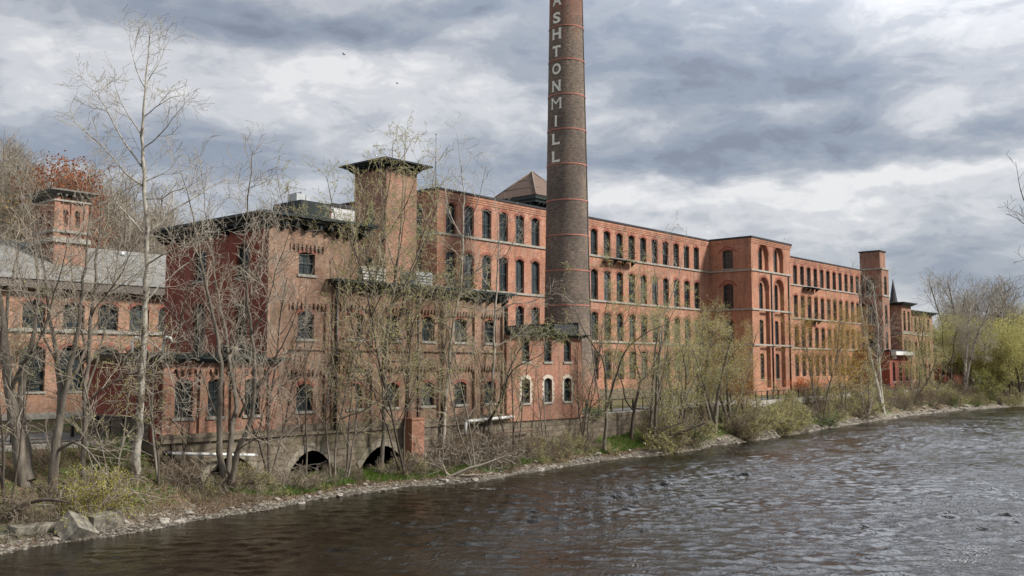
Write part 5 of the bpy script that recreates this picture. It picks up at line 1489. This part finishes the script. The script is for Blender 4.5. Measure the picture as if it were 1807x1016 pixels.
free_tree(39, 'sycamore_tree', 'bare pale tree in front of the far stair tower', 1562, 730, 480, .3, 2, PP(f=[.3], kids=[1.0, 1.1, 1.3, 1.6], rmin=.014, max=3, up=[.05, .12, .1, .05, 0]), M_BARKW, M_TWIGW)
free_tree(40, 'budding_tree', 'dark trunked tree standing before the last pale brick block', 1641, 700, 560, .3, 2, FT, M_BARKD, M_TWIG, M_BUD, dict(TH_, per_m=5, size=.08))
free_tree(41, 'budding_tree', 'dark trunked budding tree before the slate roofed far house', 1680, 690, 560, .35, 2, FT, M_BARKD, M_TWIG, M_BUD, dict(TH_, per_m=5, size=.08))
free_tree(42, 'sycamore_tree', 'white limbed sycamore among the olive trees at the right bank', 1702, 700, 500, .3, 2, PP(f=[.3], kids=[1.2, 1.3, 1.6, 2.0], rmin=.022, up=[.05, .12, .1, .05, 0]), M_BARKW, M_TWIGW)
free_tree(43, 'budding_tree', 'broad dark limbed olive tree leaning out at the right edge of the bank', 1745, 700, 590, .8, 5, FT, M_BARKD, M_TWIGB, M_BUD, dict(TH_, per_m=8, size=.09))
free_tree(44, 'green_tree', 'leafing olive tree hanging over the water at the right edge of the picture', 1800, 712, 570, .7, 4, FT, M_BARKD, M_TWIGB, M_BUD, dict(TH_, per_m=10, size=.10))
free_tree(45, 'green_tree', 'low bright green bushy tree at the water by the right edge', 1768, 715, 640, .9, 4, FT, M_BARKD, M_TWIGB, M_LGREEN, dict(TH_, per_m=10, size=.09))
free_tree(46, 'budding_tree', 'bare olive tinted tree between the last brick block and the white limbed sycamore', 1612, 712, 600, .6, 3, FT, M_BARKG, M_TWIG, M_BUD, dict(TH_, per_m=6, size=.08))
free_tree(50, 'green_tree', 'yellow green tree at the back of the thicket, next to the pavilion corner', 1235, 748, 555, .4, 3, FT, M_BARKG, M_TWIG, M_BUD, TH_)
free_tree(51, 'ochre_tree', 'olive and ochre tree right of the round light green tree, touching the pavilion corner', 1315, 750, 620, .5, 3, FT, M_BARKG, M_TWIG, M_LORA, TH_)
free_tree(52, 'green_tree', 'low pale green tree spreading over the railing, left part of the thicket', 1180, 776, 640, .8, 5, FT, M_BARKG, M_TWIG, M_LGREEN, TH_)
# blossoming tree at far left
free_tree(47, 'blossom_tree', 'pale green tree with tiny white blossoms before the slate roofed building, far left', 30, 742, 490, .5, 4, PP(f=[.4], kids=[1.2, 1.7, 2.4, 2.6], rmin=.010, t0=[.15, .1, .1, .1]), M_BARKG, M_TWIG, M_LWHITE, dict(lvls=(2, 3, 4), per_m=11, size=.05, spread=.10))
# tree with last year's red leaves behind the left tower
b = atD(118, 470, 86); g_ = (b.x, b.y, height(b.x, b.y))
free_tree(48, 'red_leaf_tree', 'tree keeping dead rust red leaves at its top behind the left brick tower', 118, 0, 268, .22, 3, PP(f=[.21], kids=[2.3, 1.8, 2.2, 2.0, 2], rmin=.015, t0=[.62, .15, .1, .1, .1], up=[.05, .12, .08, .03, 0], max=3), M_BARKG, M_TWIG, M_LRED,
          dict(lvls=(2, 3), per_m=3.0, size=.11, spread=.12, asp=.8), base=Vector(g_), r0=.16)
# low branch entering at the right edge
hero(49, 'bare_tree', 'dark bare branches reaching in from beyond the right edge over the sky',
     [[(1890, 800, .22), (1880, 640, .18), (1865, 520, .14), (1845, 430, .10), (1835, 360, .07), (1826, 300, .03), (1822, 260, .012)],
      [(1845, 430, .07), (1822, 390, .05), (1806, 350, .035), (1797, 320, .02), (1792, 285, .01)], [(1840, 400, .05), (1815, 400, .035), (1795, 385, .02), (1775, 378, .01)], [(1850, 450, .05), (1825, 470, .03), (1806, 480, .012)]],
     PP(kids=[1.1, 1.2, 1.6, 2], len=[3, 1.4, .7, .4], d0=.3, rmin=.01), M_BARKD, M_TWIGB, D=46)

# -- thin young trees crowding the foot of the walls
random.seed(8)
YT = PP(f=[.32], kids=[1.4, 1.5, 1.9, 2.0, 2], t0=[.2, .15, .1, .1, .1], rmin=.0095, up=[.04, .09, .06, .03, 0], wob=[.12, .2, .25, .3, .3], max=3)
where = [(285, 860, 560, 'at the left end of the culvert wall'), (330, 868, 480, 'before the leftmost culvert arch'), 
         (610, 845, 560, 'left of the third culvert arch'), (470, 858, 440, 'between the first and second culvert arch'), (590, 842, 440, 'just left of the widest crowned tree'), (712, 842, 400, 'before the brick pier'), 
         (830, 828, 470, 'below the bent white pipe'), (905, 812, 560, 'before the left annex window'), (965, 800, 620, 'before the middle annex window'), (1030, 795, 560, 'before the chimney foot'), (200, 880, 500, 'left of the tall white sycamore'), (20, 900, 560, 'at the left edge of the bank')]
for i, (px, py, top, wh) in enumerate(where):
    lf = i % 2 == 0 or 4 <= i <= 9
    free_tree(300 + i, 'young_tree', ('thin budding young tree ' if lf else 'thin bare young tree ') + wh, px, py, top, .35, 2 + i % 2, YT, M_BARKD if i % 2 else M_BARKG, M_TWIG, M_BUD if lf else None, dict(lvls=(1, 2, 3), per_m=6, size=.042, spread=.04) if lf else None, r0=.07)
# -- background woods: a few prototypes, copied
random.seed(99)
BG = PP(f=[.34], kids=[1.4, 1.5, 1.6, 1.8, 1], t0=[.25, .15, .1, .1, .1], max=3, rmin=.02, seg=[1.2, .9, .7, .5, .4], up=[.05, .13, .08, .03, 0])


def bgproto(seed, name, label, H, spread, stems, leaf, lp, twig=M_TWIGB, bark=M_BARKG, group=None, cat='tree', P=BG):
    return free_tree(seed, name, label, 0, None, None, spread, stems, P, bark, twig, leaf, lp, base=(0, 0, 0, H), group=group, cat=cat)


def free_base(g): return g


GH = 'bare trees on the wooded hill behind the left buildings'
lab_h = ['brown bare tree on the wooded hill behind the slate roofed building', 'grey bare many branched tree on the wooded hill behind the slate roofed building', 'dull russet tree on the wooded hill behind the slate roofed building']
protos = [bgproto(201, 'hill_tree', lab_h[0], 13, .2, 1, None, None, M_TWIGB, group=GH), bgproto(202, 'hill_tree', lab_h[1], 14, .3, 2, None, None, M_TWIG, group=GH),
          bgproto(203, 'hill_tree', lab_h[2], 12, .3, 2, M_LORA, dict(lvls=(2, 3, 4), per_m=2, size=.10, spread=.1), group=GH)]
first = set()
random.seed(5)
def putbg(pr, k, x, y, s, label=None, group=None):
    z = height(x, y) - .3; sc = (s * rnd(.9, 1.15), s * rnd(.9, 1.15), s)
    if id(pr) not in first:
        first.add(id(pr)); pr.location = (x, y, z); pr.rotation_euler = (0, 0, rnd(0, 6.28)); pr.scale = sc; return pr
    return copy_tree(pr, (x, y, z), rnd(0, 6.28), sc, label, group)


n = 0
for i in range(64):
    px = rnd(-20, 300); D = rnd(92, 135); p = atD(px, 500, D)
    k = random.choice((0, 0, 1, 1, 2)); putbg(protos[k], k, p.x, p.y, rnd(.72, 1.08) * (1 if px < 200 else .85))
GR = 'trees of the far right bank'
lab_r = ['olive green leafing tree in the far wood at the right', 'bright yellow green tree in the far wood at the right', 'tall bare pinkish grey tree above the far wood at the right', 'brown budding tree in the far wood at the right']
pr = [bgproto(211, 'far_tree', lab_r[0], 13, .45, 3, M_BUD, dict(lvls=(1, 2, 3), per_m=6, size=.17, spread=.35), group=GR),
      bgproto(212, 'far_tree', lab_r[1], 12, .45, 3, M_LGREEN, dict(lvls=(1, 2, 3), per_m=7, size=.17, spread=.4), group=GR),
      bgproto(213, 'far_tree', lab_r[2], 17, .25, 2, None, None, M_TWIG, group=GR),
      bgproto(214, 'far_tree', lab_r[3], 11, .5, 3, M_BUD, dict(lvls=(2, 3, 4), per_m=3, size=.13, spread=.25), group=GR)]
for i in range(46):
    px = rnd(1650, 1900); D = rnd(175, 260); p = atD(px, 600, D)
    k = random.choices((0, 1, 3), (4, 3, 3))[0]; putbg(pr[k], k, p.x, p.y, rnd(.8, 1.15) * (D / 200))
for px, s in ((1685, 1.25), (1712, 1.3), (1765, 1.2), (1745, 1.15), (1782, 1.1), (1662, .85), (1698, 1.0), (1805, .9)):
    p = atD(px, 600, rnd(200, 225)); putbg(pr[2], 2, p.x, p.y, s * 1.05)
for px, D, k in ((1672, 185, 1), (1690, 195, 1), (1705, 185, 0), (1725, 200, 1), (1600, 230, 0), (1620, 235, 3), (1740, 175, 0), (1775, 172, 3), (1800, 178, 0), (1655, 215, 1)):
    p = atD(px, 600, D); putbg(pr[k], k, p.x, p.y, 1.0)

# -- shrubs of the bank
SH = PP(f=[.42], kids=[4.5, 4.5, 4.5, 3, 2], t0=[.1, .1, .1, .1], rmin=.010, seg=[.4, .3, .25, .2, .2], wob=[.25, .3, .3, .3, .3], up=[.02, .02, 0, 0, 0], max=2)
GS = 'shrubs on the river bank'
labs = ['brown twiggy shrub with a few buds on the river bank', 'olive budding shrub on the river bank', 'bright green leafing shrub on the river bank', 'bare brown bramble shrub on the river bank']
sp = [bgproto(221, 'bank_shrub', labs[0], 2.4, 1.0, 9, M_DRY, dict(lvls=(1, 2), per_m=3, size=.05, spread=.06), M_TWIGB, M_TWIGB, GS, 'shrub', SH),
      bgproto(222, 'bank_shrub', labs[1], 2.4, 1.1, 9, M_BUD, dict(lvls=(1, 2), per_m=7, size=.055, spread=.08), M_TWIG, M_TWIGB, GS, 'shrub', SH),
      bgproto(223, 'bank_shrub', labs[2], 1.6, 1.2, 8, M_GRASS, dict(lvls=(1, 2), per_m=14, size=.06, spread=.10), M_TWIG, M_TWIGB, GS, 'shrub', SH),
      bgproto(224, 'bank_shrub', labs[3], 2.2, 1.3, 9, None, None, M_TWIG, M_TWIGB, GS, 'shrub', SH)]


def put_shrub(k, x, y, s): return putbg(sp[k], k, x, y, s)


random.seed(31)
for i in range(120):                       # the slope right of the annex, thicker downstream
    x = 62 + 118 * random.random() ** .85; sh = interp(x, SHORE); ed = interp(x, EDGE); y = sh + .6 + (ed - sh - .3) * random.random()
    put_shrub(random.choices((0, 1, 2, 3), (5, 4, .4, 3))[0], x, y, rnd(.55, 1.05) * (1 + (x - 60) / 240))
for i in range(80):                        # left bank and under the workshop
    x = rnd(10, 58); sh = interp(x, SHORE); y = rnd(sh + .8, 42.3 if x > 22 else 44)
    put_shrub(random.choices((0, 1, 2, 3), (4, 3, .6, 5))[0], x, y, rnd(.3, .6) if x > 22 else rnd(.5, .85))
for (px, py, k, s) in ((205, 800, 2, 1.0), (190, 830, 2, .9), (222, 835, 2, .8), (1462, 748, 2, 1.3), (1448, 750, 2, 1.1), (1050, 760, 2, .9), (1045, 775, 2, .8), (1410, 700, 2, .8), (1395, 700, 2, .8), (770, 770, 3, 1.1), (785, 760, 3, 1.2), (800, 790, 3, 1.0)):
    g = ground_hit(px, py); put_shrub(k, g.x, g.y, s)
for i in range(34):                        # willow like growth leaning over the waterline below the thicket
    x = rnd(62, 92); put_shrub(random.choices((1, 0, 2), (7, 2, .5))[0], x, interp(x, SHORE) + rnd(.1, 1.6), rnd(.8, 1.4))
random.seed(77)
for i in range(85):                        # brambles and whips against the foot of the wall
    x = rnd(23.5, 56); arch = any(a - .6 < x < b + .3 for a, b in ((25.8, 28.9), (30.7, 33.8), (35.6, 39.0)))
    put_shrub(random.choices((0, 1, 3), (3, 2, 5))[0], x, rnd(40.8, 42.4), rnd(.4, .7) if arch else rnd(.8, 1.4) if x < 47 else rnd(.5, .9))
# yellow bush at the water
g = ground_hit(170, 915)
random.seed(3)
free_tree(61, 'yellow_bush', 'bright yellow green flowering bush hanging over the water by the tilted slabs', 0, None, None, 1.5, 14, dict(SH, f=[.5]), M_TWIGB, M_TWIG, M_LYEL, dict(lvls=(1, 2), per_m=15, size=.032, spread=.09), base=(g.x, g.y, g.z, 2.3), cat='bush')
random.seed(4)
# ochre-orange small trees by the far path (bright orange in spring leaf)
for i, px in enumerate((1410, 1445)):
    p = atD(px, 690, 122); 
    free_tree(62 + i, 'orange_shrub', 'bright orange leaved shrub by the far mill wing, %s one' % ('nearer the pavilion' if i == 0 else 'farther from the pavilion'), 0, None, None, .5, 6, dict(SH, f=[.5]), M_TWIGB, M_TWIGB,
              leaf_o if i else (leaf_o := leaf_mat('leaf_orange', (.55, .14, .03), (.75, .24, .05))), dict(lvls=(1, 2), per_m=11, size=.07, spread=.12), base=(p.x, p.y, 0, 2.4), cat='shrub', group='orange shrubs')


# -- vines along the eaves
def vine(name, label, segs, leaf, n, seed, size=.09, hang=.8, dep=.35):
    random.seed(seed); np.random.seed(seed)
    e = empty(name, tuple(segs[0][0]), label=label, cat='vine'); B = np.array(segs[0][0])
    out = []; C = []
    for a, b in segs:
        a = Vector(a); b = Vector(b); L = (b - a).length
        for i in range(int(L * 7)):
            p = a.lerp(b, random.random()) + Vector((rnd(-.1, .1), rnd(-dep, dep * .3), rnd(-.15, .35)))
            P = dict(BASE); P.update(seg=[.15] * 5, wob=[.5] * 5, up=[-.08] * 5, max=0)
            grow(out, p, Vector((rnd(-1, 1), rnd(-.6, .1), rnd(-.9, .5))).normalized(), rnd(.3, hang), .010, 0, P)
    for pts, rr, lv in out:
        for p in pts[1:]: C += [tuple(p)] * random.choice((1, 2, 3))
    C = np.array(C); C = C[np.random.permutation(len(C))[:int(n * sum((Vector(b) - Vector(a)).length for a, b in segs))]]
    V, Q = tubes([(o[0], o[1]) for o in out], 3); link('stem', fastmesh('stem', V - B, Q, M_TWIG), e, loc=(0, 0, 0))
    V, Q = quads_at(C, size, .10, .7); link('leaves', fastmesh('leaves', V - B, Q, leaf), e, loc=(0, 0, 0))


vine('ivy_vine', 'dark green ivy covering the eaves of the two storey riverside workshop', [((34, 42.3, 8.2), (47.6, 42.3, 8.2)), ((36, 42.6, 8.9), (46, 42.8, 8.8)), ((36.5, 44.5, 9.6), (45.5, 45, 9.4))], M_LDARK, 200, 71, .055, 1.0, .3)
vine('ivy_vine', 'fresh green creeper spilling over the annex eaves beside the chimney', [((47.8, 42.1, 5.7), (54.3, 42.0, 5.75)), ((49, 42.3, 6.0), (53, 42.3, 6.0))], leaf_mat('creeper_leaf', (.06, .09, .02), (.20, .25, .06), (.30, .34, .10)), 260, 72, .06, .9)
vine('ivy_vine', 'yellowish creeper under the eaves of the three storey corner building', [((29.8, 42.2, 11.2), (35.5, 42.2, 11.1)), ((31, 42.5, 11.6), (35, 42.5, 11.6))], leaf_mat('creeper_dry', (.12, .10, .03), (.27, .24, .08), (.36, .33, .14)), 90, 73, .045, .7, .3)
vine('ivy_vine', 'rusty brown creeper at the left end of the single storey eaves', [((23.4, 42.3, 3.6), (25.0, 42.3, 3.6)), ((23.3, 43, 3.4), (23.3, 46, 3.5)), ((23.4, 42.55, 2.6), (23.6, 42.55, 1.4))], leaf_mat('creeper_rust', (.14, .07, .03), (.30, .17, .07), (.3, .28, .1)), 130, 74, .05, .8, .2)


# ------------------------------------------------------------------ stones, logs, grass, foam
def rock_mesh(seed, flat=.6, boxy=.0):
    import bmesh
    bm = bmesh.new(); bmesh.ops.create_icosphere(bm, subdivisions=3, radius=1.0); o = Vector((seed * 3.1, seed, 0))
    for v in bm.verts:
        c = v.co.copy(); n = mnoise.noise(c * 1.1 + o) * .45 + mnoise.noise(c * 2.7 + o) * .16
        m = max(abs(c.x), abs(c.y), abs(c.z)); c = c.lerp(c / m * .8, boxy); v.co = Vector((c.x, c.y, c.z * flat)) * (1 + n)
    me = bpy.data.meshes.new('river_stone'); bm.to_mesh(me); bm.free(); me.polygons.foreach_set('use_smooth', [boxy < .3] * len(me.polygons)); return me


random.seed(17)
rms = [rock_mesh(i, .55, .25) for i in range(6)]
for i, m in enumerate(rms): m.materials.append(M_PALEROCK if i % 3 == 0 else M_ROCK)
for i in range(230):
    x = 14 + 150 * random.random() ** 1.25; y = interp(x, SHORE) + rnd(-.15, .9) * (1 + x / 150)
    s = rnd(.05, .15) * (1 + x / 110)
    o = link('river_stone', random.choice(rms), loc=(x, y, height(x, y) + s * .12), rot=(rnd(-.2, .2), rnd(-.2, .2), rnd(0, 6)))
    o.scale = (s * rnd(.8, 1.6), s, s * rnd(.6, 1.1)); tag(o, 'weathered stone lying along the waterline of the left bank', 'stone', 'stones along the waterline')


def slab(px, py, w, d, h, rot, label, mat=M_ROCKG):
    import bmesh
    g = ground_hit(px, py); bm = bmesh.new(); bmesh.ops.create_cube(bm, size=1)
    bmesh.ops.subdivide_edges(bm, edges=bm.edges[:], cuts=5, use_grid_fill=True)
    for v in bm.verts:
        n = mnoise.noise(v.co * 2.5 + Vector((px, 0, 0))); v.co = Vector((v.co.x * w, v.co.y * d, v.co.z * h)) * (1 + n * .05)
    bmesh.ops.bevel(bm, geom=[e for e in bm.edges if e.calc_face_angle(0) > .9], offset=.015, segments=1, affect='EDGES')
    me = bpy.data.meshes.new('stone_slab'); bm.to_mesh(me); bm.free(); me.materials.append(mat)
    o = link('stone_slab', me, loc=(g.x, g.y, g.z + h * .25), rot=rot); tag(o, label, 'slab')


slab(134, 945, 1.3, .9, .8, (.75, .35, .5), 'tilted squared granite block at the water, showing its dark underside')
slab(180, 925, 1.35, .8, .6, (.12, -.06, .2), 'flat topped squared granite block partly under the yellow bush')
slab(60, 938, 1.7, .6, .32, (.05, .04, .1), 'long low granite slab at the left edge of the bank')


def log(limbs, label, seed, bark=M_BARKD, twigs=True, name='fallen_branch', dens=1.0):
    bx, by = limbs[0][0][0], limbs[0][0][1]; g = ground_hit(bx, by); D0 = g.x * math.cos(TH) + g.y * math.sin(TH)
    out = []; limbs_px(None, limbs, D0, seed, out, PP(kids=[1, 1.6, 2, 2], len=[1.5, 1.3, .7, .4], up=[0, 0, -.02, -.02, 0], d0=1), dens)
    tree_obj(name, tuple(atD(bx, by, D0)), out, bark, M_TWIGW if seed % 2 else M_TWIG, label=label, cat='branch')


log([[(0, 925, .10), (20, 905, .095), (45, 888, .085), (80, 882, .07), (120, 886, .03)]], 'dark curved log arching out of the bank at the left edge', 81, dens=.4)
log([[(795, 840, .09), (830, 826, .08), (865, 815, .06), (900, 800, .03)], [(795, 840, .06), (770, 822, .05), (745, 815, .03), (715, 820, .015)], [(800, 838, .05), (830, 850, .04), (870, 858, .02), (900, 850, .01)], [(790, 842, .05), (780, 815, .04), (790, 790, .02)], [(805, 840, .05), (840, 838, .035), (875, 834, .012)]],
    'pile of pale fallen branches lying at the water below the brick pier', 83, M_TWIG, dens=1.6)
log([[(1140, 788, .15), (1160, 776, .14), (1185, 770, .12), (1220, 755, .08), (1245, 745, .04)], [(1155, 780, .10), (1150, 765, .08), (1175, 755, .06), (1215, 742, .03)]], 'dark fallen trunk with an upturned limb at the waterline right of the annex', 84)
log([[(1665, 668, .10), (1700, 672, .09), (1730, 690, .07), (1755, 715, .04)], [(1680, 662, .06), (1720, 668, .05), (1760, 690, .02)]], 'pale fallen limbs slanting down to the water at the right bank', 85, M_BARKW, dens=.3)
log([[(205, 880, .05), (235, 870, .045), (265, 875, .03), (300, 882, .012)], [(215, 875, .04), (230, 845, .03), (255, 850, .012)]], 'tangle of thin dead branches on the bank beside the white sycamore foot', 86, M_TWIG, dens=2)
log([[(30, 780, .03), (60, 800, .03), (100, 830, .02), (140, 850, .012)], [(60, 800, .025), (45, 840, .02), (40, 880, .01)], [(90, 820, .025), (95, 860, .02), (120, 900, .01)]], 'pale drooping dead twigs over the leaf litter at the left edge', 87, M_TWIG, dens=2)


def blades(name, pts, h, w, mat, label=None):
    C = np.array(pts); n = len(C); th = np.random.uniform(0, 6.283, n); hh = h * np.random.uniform(.5, 1.3, n)
    a = np.stack([np.cos(th), np.sin(th), np.zeros(n)], 1) * w; le = np.random.normal(0, .3, (n, 3)); le[:, 2] = 1; tip = C + le * hh[:, None]
    V = np.stack([C - a, C + a, tip + a * .2, tip - a * .2], 1).reshape(-1, 3)
    o = link(name, fastmesh(name, V, np.arange(4 * n).reshape(-1, 4), mat)); tag(o, label, 'grass', kind='stuff')


random.seed(41); np.random.seed(41)
G1 = []; G2 = []
for i in range(80000):
    x = rnd(10, 120) if random.random() < .75 else rnd(24, 62); sh = interp(x, SHORE); ed = interp(x, EDGE) if not 23.3 < x < 57.2 else 42.6
    y = rnd(sh + .9, ed); nn = mnoise.noise(Vector((x * .22, y * .3, 9)))
    z = height(x, y) - .02
    green = nn > -.02 or (abs(x - 21) < 2 and y > 41) or (27 < x < 60 and y > 39.8 and nn > -.22)
    (G1 if green else G2).append((x, y, z))
blades('bank_grass', G1, .20, .012, M_GRASS, 'fresh green grass growing in patches on the bank')
blades('dry_grass', G2[:20000], .16, .010, M_DRY, 'dry straw coloured grass and stalks on the bank')
# dead leaves
C = []
for i in range(42000):
    x = 8 + 60 * random.random() ** 1.3; sh = interp(x, SHORE); ed = 44 if x < 23.3 else 42.5; y = rnd(sh + .5, ed); C.append((x, y, height(x, y) + .02))
V, Q = quads_at(np.array(C), .045, .015, .7); o = link('leaf_litter', fastmesh('leaf_litter', V, Q, leaf_mat('leaf_litter_brown', (.10, .06, .035), (.28, .18, .11), (.40, .32, .22), .1))); tag(o, 'brown dead leaves strewn over the bank', 'leaves', kind='stuff')
# small shingle at the waterline
C = []
for i in range(16000):
    x = 13 + 110 * random.random() ** 1.2; sh = interp(x, SHORE); y = sh + abs(random.gauss(0, .40)) - .25; C.append((x, y, height(x, y) + .01))
C = np.array(C); Vs = []; Qs = []; n = len(C); s = np.random.uniform(.02, .075, (n, 1, 1)) * np.array([[[1.3, 1, .6]]])
oc = np.array([[1, 0, 0], [0, 1, 0], [-1, 0, 0], [0, -1, 0], [0, 0, 1], [.2, .1, -.6]], float)
V = (C[:, None, :] + oc[None] * s * np.random.uniform(.7, 1.3, (n, 6, 1))).reshape(-1, 3)
fi = np.array([[0, 1, 4, 4], [1, 2, 4, 4], [2, 3, 4, 4], [3, 0, 4, 4]])[:, :3]
Q = (np.arange(n)[:, None, None] * 6 + fi[None]).reshape(-1, 3)
t = NT('shingle'); g = t.N.new('ShaderNodeNewGeometry')
t.col(t.ramp(g.outputs['Random Per Island'], (.1, (.05, .042, .032)), (.6, (.13, .11, .085)), (.95, (.30, .27, .22)))).set(Roughness=.9)
o = link('gravel', fastmesh('gravel', V, Q, t.m)); tag(o, 'pale shingle along the waterline', 'gravel', kind='stuff')
# foam flecks on the river
def foam(px0, py0, w, h, n, seed):
    random.seed(seed); np.random.seed(seed); C = []
    for i in range(n):
        px = px0 + random.gauss(0, w); py = py0 + random.gauss(0, h); r = ray(px, py); k = (ZW - EYE) / r[2]; C.append((r[0] * k, r[1] * k, ZW + .012))
    C = np.array(C); th = np.random.uniform(0, 3.14, n); a = np.stack([np.cos(th), np.sin(th), 0 * th], 1) * np.random.uniform(.015, .05, (n, 1)); b = np.stack([-a[:, 1], a[:, 0], 0 * th], 1) * .5
    V = np.stack([C - a, C - b, C + a, C + b], 1).reshape(-1, 3)
    o = link('river_foam', fastmesh('foam', V, np.arange(4 * n).reshape(-1, 4), M_WHITE)); tag(o, 'white flecks of foam on the river surface', 'foam', kind='stuff')
foam(1715, 972, 16, 3, 170, 1); foam(1702, 988, 22, 4, 90, 2); foam(865, 863, 22, 1.2, 110, 3); foam(1445, 942, 14, 3, 30, 4); foam(1130, 1000, 10, 4, 20, 5)
# two birds in the sky
for px, py, D, lb in ((607, 96, 120, 'small dark bird flying in the bright cloud, higher left one of two'), (701, 147, 150, 'tiny dark bird flying in the cloud, lower right one of two')):
    p = atD(px, py, D); m = MB(); r = Vector((math.sin(TH), -math.cos(TH), 0))
    m.tube([p - r * .12 - FWD * .02, p, p + r * .10, p + r * .2], [.02, .07, .06, .01], 6)
    for sg in (-1, 1):
        m.face([p + r * .04, p - r * .06, p + FWD * .32 * sg + Vector((0, 0, .16)) - r * .05]); m.face([p + FWD * .32 * sg + Vector((0, 0, .16)) - r * .05, p - r * .06, p + FWD * .55 * sg + Vector((0, 0, .02)) - r * .16])
    tag(m.build('bird', M_BLACK), lb, 'bird')
